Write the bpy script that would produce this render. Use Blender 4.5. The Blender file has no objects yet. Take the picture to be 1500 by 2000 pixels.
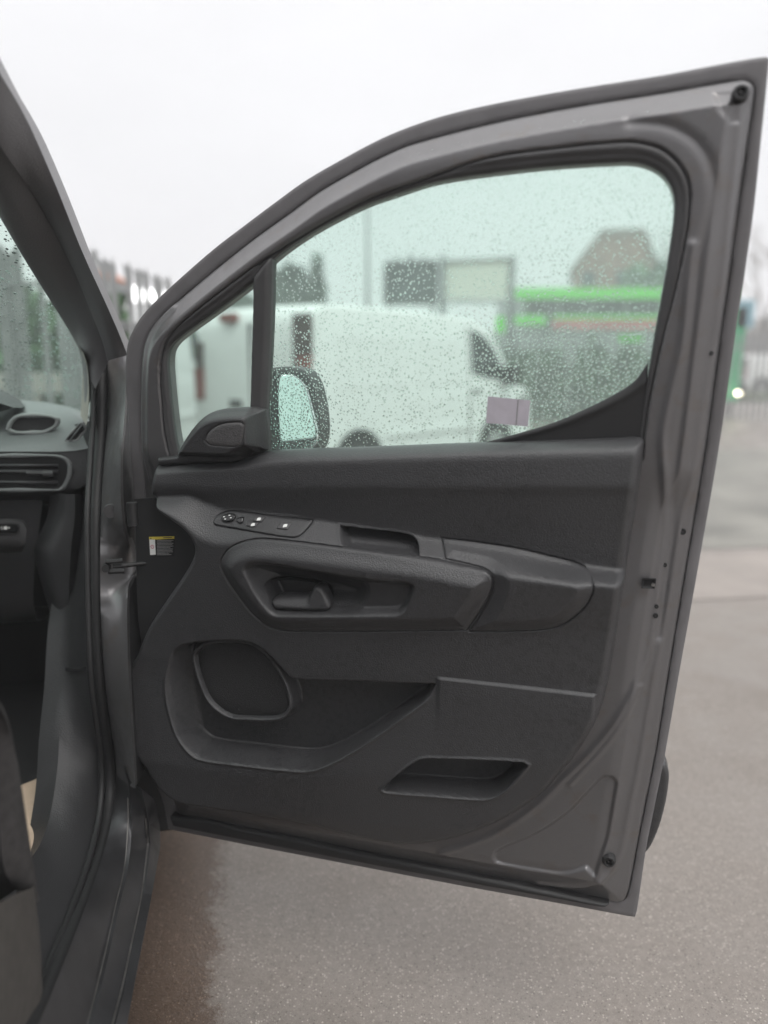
import bpy, math, random
import numpy as np
from mathutils import Vector
random.seed(7); rng = np.random.default_rng(7)
R_ = math.radians
SC = bpy.context.scene
COL = SC.collection

# ------------------------------------------------------------------ camera, world, sun, exposure
CAM_H = 1.42
FPX = 1500.0
PITCH = math.atan(300.0 / FPX)
cam_d = bpy.data.cameras.new('camera')
cam = bpy.data.objects.new('camera', cam_d); COL.objects.link(cam)
cam.location = (0, 0, CAM_H)
cam.rotation_euler = (math.pi / 2 - PITCH, 0, 0)
cam_d.sensor_fit = 'VERTICAL'; cam_d.sensor_height = 32.0; cam_d.sensor_width = 24.0
cam_d.lens = 24.0
cam_d.clip_start = 0.02; cam_d.clip_end = 2000
cam_d.dof.use_dof = True
cam_d.dof.focus_distance = 1.52
cam_d.dof.aperture_fstop = 24.0 / 22.0
SC.camera = cam

world = bpy.data.worlds.new('World'); SC.world = world; world.use_nodes = True
wn = world.node_tree; wn.nodes.clear()
w_out = wn.nodes.new('ShaderNodeOutputWorld'); w_bg = wn.nodes.new('ShaderNodeBackground')
w_sky = wn.nodes.new('ShaderNodeTexSky'); w_sky.sky_type = 'NISHITA'; w_sky.sun_disc = False
SUN_EL, SUN_AZ = R_(58), R_(150)
w_sky.sun_elevation = SUN_EL; w_sky.sun_rotation = SUN_AZ
w_sky.dust_density = 6.0; w_sky.air_density = 1.0
w_hsv = wn.nodes.new('ShaderNodeHueSaturation'); w_hsv.inputs['Saturation'].default_value = 0.12
wn.links.new(w_sky.outputs[0], w_hsv.inputs['Color'])
w_tc = wn.nodes.new('ShaderNodeTexCoord'); w_sep = wn.nodes.new('ShaderNodeSeparateXYZ')
wn.links.new(w_tc.outputs['Generated'], w_sep.inputs[0])
w_cr = wn.nodes.new('ShaderNodeValToRGB')            # the cloud sheet: a little darker towards the horizon
w_cr.color_ramp.elements[0].position = 0.0; w_cr.color_ramp.elements[0].color = (0.385, 0.390, 0.405, 1)
w_cr.color_ramp.elements[1].position = 1.0; w_cr.color_ramp.elements[1].color = (1.0, 1.0, 1.0, 1)
w_e = w_cr.color_ramp.elements.new(0.38); w_e.color = (0.455, 0.455, 0.467, 1)
wn.links.new(w_sep.outputs['Z'], w_cr.inputs[0])
w_mp = wn.nodes.new('ShaderNodeMapping'); w_mp.inputs['Scale'].default_value = (1, 1, 2.6)
w_nz = wn.nodes.new('ShaderNodeTexNoise'); w_nz.inputs['Scale'].default_value = 2.4; w_nz.inputs['Detail'].default_value = 5
w_nr = wn.nodes.new('ShaderNodeMapRange'); w_nr.inputs[1].default_value = 0.3; w_nr.inputs[2].default_value = 0.7; w_nr.inputs[3].default_value = 14.6; w_nr.inputs[4].default_value = 16.2
wn.links.new(w_tc.outputs['Generated'], w_mp.inputs[0]); wn.links.new(w_mp.outputs[0], w_nz.inputs['Vector']); wn.links.new(w_nz.outputs['Fac'], w_nr.inputs[0])
w_sc = wn.nodes.new('ShaderNodeVectorMath'); w_sc.operation = 'SCALE'; w_sc.inputs['Scale'].default_value = 15.5
wn.links.new(w_cr.outputs[0], w_sc.inputs[0]); wn.links.new(w_nr.outputs[0], w_sc.inputs['Scale'])
w_mx = wn.nodes.new('ShaderNodeMix'); w_mx.data_type = 'RGBA'; w_mx.inputs[0].default_value = 0.88
wn.links.new(w_hsv.outputs[0], w_mx.inputs[6]); wn.links.new(w_sc.outputs[0], w_mx.inputs[7])
wn.links.new(w_mx.outputs[2], w_bg.inputs[0]); w_bg.inputs[1].default_value = 0.10
wn.links.new(w_bg.outputs[0], w_out.inputs[0])

sun_d = bpy.data.lights.new('sun', 'SUN'); sun_d.energy = 0.9; sun_d.angle = R_(35); sun_d.color = (1, 0.97, 0.93)
sun = bpy.data.objects.new('sun', sun_d); COL.objects.link(sun)
sd_ = Vector((math.sin(SUN_AZ) * math.cos(SUN_EL), math.cos(SUN_AZ) * math.cos(SUN_EL), math.sin(SUN_EL)))
sun.rotation_euler = sd_.to_track_quat('Z', 'Y').to_euler(); sun.location = (3, -4, 12)
SC.view_settings.view_transform = 'Standard'; SC.view_settings.look = 'None'
SC.view_settings.exposure = 0.62; SC.view_settings.gamma = 1.0; SC.view_settings.use_curve_mapping = False
SC.cycles.max_bounces = 10; SC.cycles.transparent_max_bounces = 24; SC.cycles.transmission_bounces = 10
SC.cycles.caustics_refractive = False; SC.cycles.caustics_reflective = False

# ------------------------------------------------------------------ materials
def new_mat(name):
    m = bpy.data.materials.new(name); m.use_nodes = True
    nt = m.node_tree; b = nt.nodes['Principled BSDF']
    return m, nt, b
def N_(nt, t, **k):
    n = nt.nodes.new(t)
    for a, v in k.items(): setattr(n, a, v)
    return n
def noise_fac(nt, scale, detail=4, lo=0.4, hi=0.6, rough=0.55, vec=None, stretch=None):
    tc = N_(nt, 'ShaderNodeTexCoord'); src = tc.outputs['Object']
    if stretch:
        mp = N_(nt, 'ShaderNodeMapping'); mp.inputs['Scale'].default_value = stretch
        nt.links.new(src, mp.inputs[0]); src = mp.outputs[0]
    n = N_(nt, 'ShaderNodeTexNoise'); n.inputs['Scale'].default_value = scale; n.inputs['Detail'].default_value = detail
    n.inputs['Roughness'].default_value = rough
    nt.links.new(src, n.inputs['Vector'])
    mr = N_(nt, 'ShaderNodeMapRange'); mr.inputs[1].default_value = lo; mr.inputs[2].default_value = hi
    nt.links.new(n.outputs['Fac'], mr.inputs[0])
    return mr.outputs[0]
def mixc(nt, fac, a, b):
    m = N_(nt, 'ShaderNodeMix', data_type='RGBA')
    if isinstance(fac, float): m.inputs[0].default_value = fac
    else: nt.links.new(fac, m.inputs[0])
    for i, c in ((6, a), (7, b)):
        if isinstance(c, tuple): m.inputs[i].default_value = (*c, 1)
        else: nt.links.new(c, m.inputs[i])
    return m.outputs[2]
def mixv(nt, fac, a, b):
    m = N_(nt, 'ShaderNodeMix', data_type='FLOAT')
    nt.links.new(fac, m.inputs[0]); m.inputs[2].default_value = a; m.inputs[3].default_value = b
    return m.outputs[0]
def bump(nt, b, h, strength, dist=0.002):
    bp = N_(nt, 'ShaderNodeBump'); bp.inputs['Strength'].default_value = strength; bp.inputs['Distance'].default_value = dist
    nt.links.new(h, bp.inputs['Height']); nt.links.new(bp.outputs[0], b.inputs['Normal'])
    return bp
def simple(name, c, rough=0.5, metal=0.0, var=0.15, scale=8.0, bmp=0.0, bscale=300.0, coat=0.0, spec=0.5):
    m, nt, b = new_mat(name)
    f = noise_fac(nt, scale, 5, 0.3, 0.7)
    d = tuple(x * (1 - var) for x in c); e = tuple(min(1, x * (1 + var)) for x in c)
    nt.links.new(mixc(nt, f, d, e), b.inputs['Base Color'])
    b.inputs['Roughness'].default_value = rough; b.inputs['Metallic'].default_value = metal
    b.inputs['Specular IOR Level'].default_value = spec
    if coat: b.inputs['Coat Weight'].default_value = coat; b.inputs['Coat Roughness'].default_value = 0.08
    if bmp: bump(nt, b, noise_fac(nt, bscale, 2, 0.2, 0.8), bmp, 0.001)
    return m

def plastic_mat(name, dry, wet, amount=0.5):
    """grained door plastic, blotched where rain has blown in"""
    m, nt, b = new_mat(name)
    big = noise_fac(nt, 3.2, 3, 0.40, 0.62)
    spots = noise_fac(nt, 85, 8, 0.49, 0.58, 0.76)
    mul = N_(nt, 'ShaderNodeMath', operation='MULTIPLY'); nt.links.new(big, mul.inputs[0]); nt.links.new(spots, mul.inputs[1])
    fine = noise_fac(nt, 420, 2, 0.62, 0.70)
    mx = N_(nt, 'ShaderNodeMath', operation='MAXIMUM'); nt.links.new(mul.outputs[0], mx.inputs[0])
    fm = N_(nt, 'ShaderNodeMath', operation='MULTIPLY'); nt.links.new(fine, fm.inputs[0]); fm.inputs[1].default_value = 0.5
    nt.links.new(fm.outputs[0], mx.inputs[1])
    am = N_(nt, 'ShaderNodeMath', operation='MULTIPLY'); nt.links.new(mx.outputs[0], am.inputs[0]); am.inputs[1].default_value = amount
    nt.links.new(mixc(nt, am.outputs[0], dry, wet), b.inputs['Base Color'])
    rv = noise_fac(nt, 22, 5, 0.3, 0.7)
    nt.links.new(mixv(nt, am.outputs[0], 0.42, 0.32), b.inputs['Roughness'])
    b.inputs['Specular IOR Level'].default_value = 0.65
    bump(nt, b, noise_fac(nt, 380, 3, 0.25, 0.75), 0.55, 0.0012)
    return m
M = {}
M['plastic'] = plastic_mat('door_plastic', (0.042, 0.042, 0.0445), (0.024, 0.024, 0.026), 0.75)
M['plastic_dark'] = plastic_mat('dark_plastic', (0.034, 0.034, 0.036), (0.026, 0.026, 0.027), 0.5)
M['dash'] = plastic_mat('dash_plastic', (0.18, 0.19, 0.192), (0.145, 0.153, 0.155), 0.4)
M['pillar'] = plastic_mat('pillar_plastic', (0.18, 0.176, 0.184), (0.155, 0.151, 0.158), 0.4)
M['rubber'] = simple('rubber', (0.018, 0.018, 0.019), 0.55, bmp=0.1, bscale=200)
M['seal_grey'] = simple('seal_trim', (0.062, 0.061, 0.063), 0.5, bmp=0.08, bscale=260)
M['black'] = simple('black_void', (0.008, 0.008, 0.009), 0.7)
M['gloss_black'] = simple('gloss_black', (0.015, 0.015, 0.016), 0.22)
M['grille'] = simple('grille_cloth', (0.012, 0.012, 0.013), 0.8, bmp=0.8, bscale=500)
M['tweeter'] = simple('tweeter_mesh', (0.085, 0.083, 0.085), 0.5, bmp=0.9, bscale=420, var=0.5, scale=420)
M['white_print'] = simple('white_print', (0.75, 0.76, 0.74), 0.5, var=0.04)
M['grey_print'] = simple('grey_print', (0.26, 0.26, 0.26), 0.6, var=0.2, scale=900)
M['yellow_print'] = simple('yellow_print', (0.62, 0.50, 0.08), 0.5, var=0.05)
M['red_print'] = simple('red_print', (0.5, 0.12, 0.16), 0.5, var=0.05)
M['paper'] = simple('paper', (0.50, 0.47, 0.52), 0.8, var=0.06, scale=60)
M['cream'] = simple('cream_trim', (0.42, 0.40, 0.35), 0.6, var=0.05)
M['mat_paper'] = simple('mat_paper', (0.52, 0.40, 0.30), 0.8, var=0.12, scale=12)
M['seat_dark'] = simple('seat_cloth_dark', (0.040, 0.037, 0.037), 0.9, bmp=0.5, bscale=500, var=0.3, scale=60)
M['seat_light'] = simple('seat_cloth_light', (0.062, 0.056, 0.051), 0.9, bmp=0.4, bscale=500, var=0.15, scale=50)
M['metal'] = simple('bare_metal', (0.35, 0.34, 0.33), 0.35, 0.9)

def paint_grey():
    m, nt, b = new_mat('grey_metallic_paint')
    fl = noise_fac(nt, 1400, 1, 0.35, 0.65)
    base = mixc(nt, fl, (0.140, 0.137, 0.141), (0.172, 0.168, 0.172))
    dirt = noise_fac(nt, 26, 6, 0.56, 0.78)
    nt.links.new(mixc(nt, dirt, base, (0.15, 0.135, 0.125)), b.inputs['Base Color'])
    b.inputs['Metallic'].default_value = 0.55
    nt.links.new(mixv(nt, noise_fac(nt, 40, 4, 0.4, 0.7), 0.36, 0.46), b.inputs['Roughness'])
    b.inputs['Coat Weight'].default_value = 0.35; b.inputs['Coat Roughness'].default_value = 0.12
    bump(nt, b, noise_fac(nt, 60, 3, 0.2, 0.8), 0.03, 0.001)
    return m
M['paint'] = paint_grey()
M['white_paint'] = simple('white_paint', (0.74, 0.75, 0.75), 0.5, var=0.03, coat=0.15)
M['tyre'] = simple('tyre', (0.02, 0.02, 0.02), 0.8, bmp=0.3)
M['alloy'] = simple('alloy', (0.38, 0.38, 0.38), 0.4, 0.7)
M['dark_glass'] = simple('dark_glass', (0.02, 0.03, 0.03), 0.06)
M['red_lens'] = simple('red_lens', (0.20, 0.05, 0.04), 0.3)
M['smoke_lens'] = simple('smoke_lens', (0.05, 0.035, 0.03), 0.2)
M['amber_lens'] = simple('amber_lens', (0.5, 0.18, 0.05), 0.2)
M['galv'] = simple('galvanised_steel', (0.30, 0.31, 0.31), 0.45, 0.35, var=0.25, scale=3)
M['bark'] = simple('bark', (0.07, 0.06, 0.05), 0.9, bmp=0.5, bscale=30)
M['leaf'] = simple('leaves', (0.065, 0.15, 0.055), 0.6, var=0.5, scale=2.0)
M['leaf_dark'] = simple('dark_leaves', (0.07, 0.115, 0.08), 0.6, var=0.5, scale=2.0)
M['twig'] = simple('twigs', (0.16, 0.13, 0.10), 0.8, var=0.4, scale=1.0)
M['green_sign'] = simple('green_fascia', (0.13, 0.68, 0.07), 0.45, var=0.04)
M['green_deep'] = simple('green_panel', (0.03, 0.32, 0.14), 0.4, var=0.08)
M['blue_sign'] = simple('blue_panel', (0.22, 0.38, 0.44), 0.4, var=0.08)
M['red_band'] = simple('red_band', (0.50, 0.16, 0.16), 0.6, var=0.3, scale=0.8)
M['brick'] = simple('brick_wall', (0.24, 0.12, 0.08), 0.9, var=0.3, scale=1.5)
M['roof'] = simple('roof_tiles', (0.19, 0.16, 0.13), 0.8, var=0.4, scale=1.2)
M['render'] = simple('pale_cladding', (0.35, 0.37, 0.37), 0.7, var=0.1)
M['board_white'] = simple('board_white', (0.68, 0.70, 0.62), 0.5, var=0.03)
M['board_dark'] = simple('board_dark', (0.07, 0.085, 0.085), 0.5, var=0.6, scale=1.6)
M['post'] = simple('painted_post', (0.08, 0.085, 0.085), 0.5)
M['block'] = simple('concrete_block', (0.42, 0.41, 0.38), 0.9, var=0.2, scale=3)
M['orange'] = simple('orange_tile', (0.45, 0.16, 0.07), 0.8, var=0.15)

def glass_mat(name, tint, mist, gloss=0.06):
    m, nt, b = new_mat(name); nt.nodes.remove(b)
    out = nt.nodes['Material Output']
    tr = N_(nt, 'ShaderNodeBsdfTransparent'); tr.inputs[0].default_value = (*tint, 1)
    tl = N_(nt, 'ShaderNodeBsdfTranslucent'); tl.inputs[0].default_value = (0.80, 0.90, 0.86, 1)
    mx1 = N_(nt, 'ShaderNodeMixShader')
    f = noise_fac(nt, 7, 4, 0.25, 0.75)
    nt.links.new(mixv(nt, f, mist * 0.6, mist * 1.4), mx1.inputs[0])
    nt.links.new(tr.outputs[0], mx1.inputs[1]); nt.links.new(tl.outputs[0], mx1.inputs[2])
    gl = N_(nt, 'ShaderNodeBsdfGlossy'); gl.inputs['Roughness'].default_value = 0.02
    lw = N_(nt, 'ShaderNodeLayerWeight'); pw = N_(nt, 'ShaderNodeMath', operation='POWER'); pw.inputs[1].default_value = 5
    nt.links.new(lw.outputs['Facing'], pw.inputs[0])
    fr = N_(nt, 'ShaderNodeMapRange'); fr.inputs[3].default_value = gloss; fr.inputs[4].default_value = 0.9
    nt.links.new(pw.outputs[0], fr.inputs[0])
    mx2 = N_(nt, 'ShaderNodeMixShader'); nt.links.new(fr.outputs[0], mx2.inputs[0])
    nt.links.new(mx1.outputs[0], mx2.inputs[1]); nt.links.new(gl.outputs[0], mx2.inputs[2])
    nt.links.new(mx2.outputs[0], out.inputs[0])
    return m
M['glass'] = glass_mat('tinted_glass', (0.80, 0.985, 0.905), 0.08)
M['screen_glass'] = glass_mat('windscreen_glass', (0.80, 0.95, 0.88), 0.04)
def water_mat():
    m, nt, b = new_mat('rain_water'); nt.nodes.remove(b)
    g = N_(nt, 'ShaderNodeBsdfGlass'); g.inputs['IOR'].default_value = 1.33; g.inputs['Roughness'].default_value = 0.0
    g.inputs[0].default_value = (0.98, 1, 0.99, 1)
    nt.links.new(g.outputs[0], nt.nodes['Material Output'].inputs[0])
    return m
M['water'] = water_mat()
def mirror_mat():
    m, nt, b = new_mat('mirror_silver')
    b.inputs['Base Color'].default_value = (0.92, 0.93, 0.95, 1); b.inputs['Metallic'].default_value = 1; b.inputs['Roughness'].default_value = 0.03
    return m
M['mirror'] = mirror_mat()
def lamp_mat():
    m, nt, b = new_mat('lit_lamp')
    b.inputs['Emission Color'].default_value = (1, 0.93, 0.68, 1); b.inputs['Emission Strength'].default_value = 80
    return m
M['lamp'] = lamp_mat()

def ground_mat():
    m, nt, b = new_mat('wet_concrete')
    tc = N_(nt, 'ShaderNodeTexCoord')
    big = noise_fac(nt, 0.55, 5, 0.35, 0.65)
    c0 = mixc(nt, big, (0.150, 0.128, 0.112), (0.215, 0.190, 0.171))
    mid = noise_fac(nt, 6, 5, 0.35, 0.70)
    c1 = mixc(nt, mid, c0, (0.190, 0.168, 0.151))
    # exposed aggregate: pale and dark stones
    def stones(scale, thr, seedoff):
        v = N_(nt, 'ShaderNodeTexVoronoi'); v.inputs['Scale'].default_value = scale; v.inputs['Randomness'].default_value = 1
        mp = N_(nt, 'ShaderNodeMapping'); mp.inputs['Location'].default_value = (seedoff, seedoff, 0)
        nt.links.new(tc.outputs['Object'], mp.inputs[0]); nt.links.new(mp.outputs[0], v.inputs['Vector'])
        sp = N_(nt, 'ShaderNodeSeparateColor'); nt.links.new(v.outputs['Color'], sp.inputs[0])
        gt = N_(nt, 'ShaderNodeMath', operation='GREATER_THAN'); nt.links.new(sp.outputs[0], gt.inputs[0]); gt.inputs[1].default_value = thr
        lt = N_(nt, 'ShaderNodeMapRange'); nt.links.new(v.outputs['Distance'], lt.inputs[0])
        lt.inputs[1].default_value = 0.28; lt.inputs[2].default_value = 0.48; lt.inputs[3].default_value = 1; lt.inputs[4].default_value = 0
        mu = N_(nt, 'ShaderNodeMath', operation='MULTIPLY'); nt.links.new(gt.outputs[0], mu.inputs[0]); nt.links.new(lt.outputs[0], mu.inputs[1])
        return mu.outputs[0]
    clump = noise_fac(nt, 30, 4, 0.35, 0.65)
    def masked(x, lo_=0.25):
        a_ = N_(nt, 'ShaderNodeMath', operation='MULTIPLY'); nt.links.new(x, a_.inputs[0]); nt.links.new(mixv(nt, clump, lo_, 1.0), a_.inputs[1]); return a_.outputs[0]
    pale = stones(180, 0.80, 0); dark = stones(190, 0.84, 3.3); pale2 = stones(420, 0.68, 7.1)
    c1 = mixc(nt, noise_fac(nt, 55, 6, 0.30, 0.70, 0.7), mixc(nt, 0.22, c1, (0.06, 0.05, 0.045)), mixc(nt, 0.12, c1, (0.5, 0.46, 0.42)))
    pale = masked(pale); dark = masked(dark, 0.4)
    c2 = mixc(nt, pale, c1, (0.44, 0.40, 0.36))
    c2 = mixc(nt, dark, c2, (0.085, 0.075, 0.067))
    p2 = N_(nt, 'ShaderNodeMath', operation='MULTIPLY'); nt.links.new(pale2, p2.inputs[0]); p2.inputs[1].default_value = 0.6
    c2 = mixc(nt, p2.outputs[0], c2, (0.31, 0.285, 0.26))
    # brown dirty strip beside the van, ragged edge
    sx = N_(nt, 'ShaderNodeSeparateXYZ'); nt.links.new(tc.outputs['Object'], sx.inputs[0])
    dr = N_(nt, 'ShaderNodeVectorMath', operation='DOT_PRODUCT'); dr.inputs[1].default_value = (0.985, 0.175, 0)
    nt.links.new(tc.outputs['Object'], dr.inputs[0])
    ns = noise_fac(nt, 5.0, 12, 0.0, 1.0, 0.98)
    ad = N_(nt, 'ShaderNodeMath', operation='MULTIPLY_ADD'); nt.links.new(ns, ad.inputs[0]); ad.inputs[1].default_value = 0.44; nt.links.new(dr.outputs['Value'], ad.inputs[2])
    st = N_(nt, 'ShaderNodeMapRange'); st.inputs[1].default_value = 0.08; st.inputs[2].default_value = 0.12; st.inputs[3].default_value = 1; st.inputs[4].default_value = 0
    nt.links.new(ad.outputs[0], st.inputs[0])
    st_out = st.outputs[0]
    damp = mixc(nt, st_out, (1.0, 1.0, 1.0), (0.50, 0.40, 0.335))
    mu = N_(nt, 'ShaderNodeMix', data_type='RGBA', blend_type='MULTIPLY'); mu.inputs[0].default_value = 1.0
    nt.links.new(c2, mu.inputs[6]); nt.links.new(damp, mu.inputs[7])
    nt.links.new(mu.outputs[2], b.inputs['Base Color'])
    rg = N_(nt, 'ShaderNodeMath', operation='MULTIPLY'); nt.links.new(mixv(nt, noise_fac(nt, 2.5, 6, 0.38, 0.62), 0.30, 0.60), rg.inputs[0])
    nt.links.new(mixv(nt, st_out, 1.0, 0.55), rg.inputs[1]); nt.links.new(rg.outputs[0], b.inputs['Roughness'])
    b.inputs['Specular IOR Level'].default_value = 0.35
    hsum = N_(nt, 'ShaderNodeMath', operation='ADD'); nt.links.new(pale, hsum.inputs[0]); nt.links.new(noise_fac(nt, 160, 4, 0.2, 0.8), hsum.inputs[1])
    bump(nt, b, hsum.outputs[0], 0.35, 0.003)
    return m
M['ground'] = ground_mat()
M['grass'] = simple('grass', (0.06, 0.085, 0.03), 0.9, var=0.5, scale=3)

# ------------------------------------------------------------------ object helpers
LOC = {}
def tag(o, label=None, cat=None, group=None, kind=None):
    if label: o['label'] = label
    if cat: o['category'] = cat
    if group: o['group'] = group
    if kind: o['kind'] = kind
    return o
def empty(name, loc, rz=0.0):
    o = bpy.data.objects.new(name, None); COL.objects.link(o); o.location = loc; o.rotation_euler = (0, 0, rz)
    o.empty_display_size = 0.1
    LOC[o] = np.array(loc, float)
    return o
def mk(name, verts, faces, mat, parent=None, smooth=True, local=False, angle=None):
    """verts in world coordinates (or in the parent's own when local) -> ONE mesh object with its origin at its middle"""
    v = np.asarray(verts, np.float32).reshape(-1, 3)
    o_loc = (v.min(0) + v.max(0)) / 2
    me = bpy.data.meshes.new(name)
    me.from_pydata((v - o_loc).tolist(), [], faces) if not isinstance(faces, np.ndarray) else fast_mesh(me, v - o_loc, faces)
    me.update(); me.validate()
    if smooth: me.shade_smooth()
    else: me.shade_flat()
    if angle: me.set_sharp_from_angle(angle=R_(angle))
    me.materials.append(M[mat] if isinstance(mat, str) else mat)
    o = bpy.data.objects.new(name, me); COL.objects.link(o)
    base = np.zeros(3)
    if parent is not None:
        o.parent = parent
        if not local: base = LOC[parent]
    o.location = o_loc - base
    LOC[o] = o_loc.astype(float)
    return o
def fast_mesh(me, v, f):
    n, k = f.shape
    me.vertices.add(len(v)); me.vertices.foreach_set('co', np.ascontiguousarray(v, np.float32).ravel())
    me.loops.add(n * k); me.loops.foreach_set('vertex_index', np.ascontiguousarray(f, np.int32).ravel())
    me.polygons.add(n); me.polygons.foreach_set('loop_start', np.arange(0, n * k, k, dtype=np.int32))
    me.polygons.foreach_set('loop_total', np.full(n, k, np.int32))
def box_geo(x0, x1, y0, y1, z0, z1):
    v = [(x, y, z) for x in (x0, x1) for y in (y0, y1) for z in (z0, z1)]
    f = [(0, 1, 3, 2), (4, 6, 7, 5), (0, 4, 5, 1), (2, 3, 7, 6), (0, 2, 6, 4), (1, 5, 7, 3)]
    return v, f
class MB:
    def __init__(s): s.v = []; s.f = []
    def add(s, v, f):
        k = len(s.v); s.v += [tuple(p) for p in v]; s.f += [tuple(i + k for i in q) for q in f]; return s
    def box(s, *a): return s.add(*box_geo(*a))
    def build(s, name, mat, parent=None, smooth=False, local=False, angle=None): return mk(name, s.v, s.f, mat, parent, smooth, local, angle)
def cyl_geo(p0, p1, r0, r1=None, n=16, cap=True):
    p0 = np.array(p0, float); p1 = np.array(p1, float); r1 = r0 if r1 is None else r1
    d = (p1 - p0) / np.linalg.norm(p1 - p0)
    a = np.cross(d, (0, 0, 1.0)); a = np.array((1.0, 0, 0)) if np.linalg.norm(a) < 1e-3 else a / np.linalg.norm(a)
    b = np.cross(d, a)
    v = []; f = []
    for p, r in ((p0, r0), (p1, r1)):
        for i in range(n):
            t = 2 * math.pi * i / n; v.append(tuple(p + r * (a * math.cos(t) + b * math.sin(t))))
    for i in range(n): f.append((i, (i + 1) % n, n + (i + 1) % n, n + i))
    if cap: f.append(tuple(range(n - 1, -1, -1))); f.append(tuple(range(n, 2 * n)))
    return v, f
def catmull(P, closed, per=6, corner=48):
    P = np.asarray(P, float); n = len(P)
    def is_corner(i):
        if not closed and (i == 0 or i == n - 1): return True
        a = P[i] - P[(i - 1) % n]; b = P[(i + 1) % n] - P[i]
        c = np.dot(a, b) / (np.linalg.norm(a) * np.linalg.norm(b) + 1e-12)
        return math.degrees(math.acos(max(-1, min(1, c)))) > corner
    C = [is_corner(i) for i in range(n)]
    out = []
    for i in range(n if closed else n - 1):
        p1, p2 = P[i], P[(i + 1) % n]
        p0 = p1 - (p2 - p1) if C[i] else P[(i - 1) % n]
        p3 = p2 + (p2 - p1) if C[(i + 1) % n] else P[(i + 2) % n]
        l = np.linalg.norm(p2 - p1)
        m1 = (p2 - p0) / (np.linalg.norm(p1 - p0) + l + 1e-12) * l
        m2 = (p3 - p1) / (np.linalg.norm(p3 - p2) + l + 1e-12) * l
        for k in range(per):
            t = k / per
            out.append((2*t**3-3*t**2+1)*p1 + (t**3-2*t**2+t)*m1 + (-2*t**3+3*t**2)*p2 + (t**3-t**2)*m2)
    if not closed: out.append(P[-1])
    return np.array(out)
def resample(P, n):
    P = np.asarray(P, float); s = np.r_[0, np.cumsum(np.linalg.norm(np.diff(P, axis=0), axis=1))]
    t = np.linspace(0, s[-1], n)
    return np.stack([np.interp(t, s, P[:, k]) for k in range(P.shape[1])], 1)
def loft(name, polys, mat, parent=None, n=40, closed=False, smooth=True, angle=40, sub=0):
    """skin through a list of 3-D polylines"""
    L = [resample(catmull(p, False, 5, 60), n) for p in polys]
    if sub:                                            # round the skin between the polylines
        A = np.stack(L, 0); m = len(L)
        cols = [catmull(A[:, j], closed, sub, 75) for j in range(n)]
        A = np.stack(cols, 1); L = [A[i] for i in range(A.shape[0])]
    v = np.concatenate(L); k = len(L); f = []
    for i in range(k if closed else k - 1):
        i2 = (i + 1) % k
        for j in range(n - 1): f.append((i*n+j, i*n+j+1, i2*n+j+1, i2*n+j))
    return mk(name, v, np.array(f, np.int32), mat, parent, smooth, False, angle)
def sweep_tube(name, path, r, mat, parent=None, n=10, m=60, flat=1.0):
    P = resample(catmull(path, False, 6, 80), m); v = []; f = []
    for i in range(m):
        d = P[min(i+1, m-1)] - P[max(i-1, 0)]; d /= np.linalg.norm(d)
        a = np.cross(d, RV); a /= np.linalg.norm(a); b = np.cross(a, d)
        for k in range(n):
            t = 2*math.pi*k/n; v.append(P[i] + r*(a*math.cos(t) + flat*b*math.sin(t)))
    for i in range(m-1):
        for k in range(n): f.append((i*n+k, i*n+(k+1) % n, (i+1)*n+(k+1) % n, (i+1)*n+k))
    return mk(name, v, f, mat, parent)

# ------------------------------------------------------------------ sight lines -> places in the yard
cP, sP = math.cos(PITCH), math.sin(PITCH)
EYE = np.array((0, 0, CAM_H))
def ray(px, py):
    x = (px - 750.0) / FPX; y = (py - 1000.0) / FPX
    return np.array((x, cP - y * sP, -sP - y * cP))
def atZ(px, py, z): d = ray(px, py); return EYE + d * ((z - CAM_H) / d[2])
def atY(px, py, Y): d = ray(px, py); return EYE + d * (Y / d[1])
FV = ray(478, 700); FV[2] = 0; FV /= np.linalg.norm(FV)          # the grey van's forward axis
RV = np.array((FV[1], -FV[0], 0.0))                              # and its right-hand side
def atR(px, py, r): d = ray(px, py); return EYE + d * (r / np.dot(d, RV))
def atF(px, py, f): d = ray(px, py); return EYE + d * (f / np.dot(d, FV))
def linR(pts, r): return [atR(x, y, r) for x, y in pts]
def linF(pts, f): return [atF(x, y, f) for x, y in pts]

# door frame of reference: u along the door from its hinges, v = height, h = towards the cabin
DA = atZ(318, 1622, 0.36); DB = atZ(1240, 1790, 0.36)
DU = DB - DA; DU /= np.linalg.norm(DU)
DN = np.array((DU[1], -DU[0], 0.0))
def lean(v):
    x = v - 1.13
    return 0.13 * 0.5 * (x + np.sqrt(x * x + 0.05 ** 2))
def UV(px, py, w=0.0):
    d = ray(px, py); z = 1.0
    for _ in range(12):
        t = (np.dot(DN, DA - EYE) + w + lean(z)) / np.dot(DN, d)
        z = CAM_H + t * d[2]
    p = EYE + t * d
    return (np.dot(p - DA, DU), z)
def Q(pts, w=0.0, closed=True, per=5, corner=48):
    return catmull([UV(x, y, w) for x, y in pts], closed, per, corner)
def W3(u, v, h):
    u = np.asarray(u, float); v = np.asarray(v, float); h = np.asarray(h, float)
    k = h + lean(v)
    return np.stack([DA[0] + u*DU[0] + k*DN[0], DA[1] + u*DU[1] + k*DN[1], v + 0*u], -1)

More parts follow.
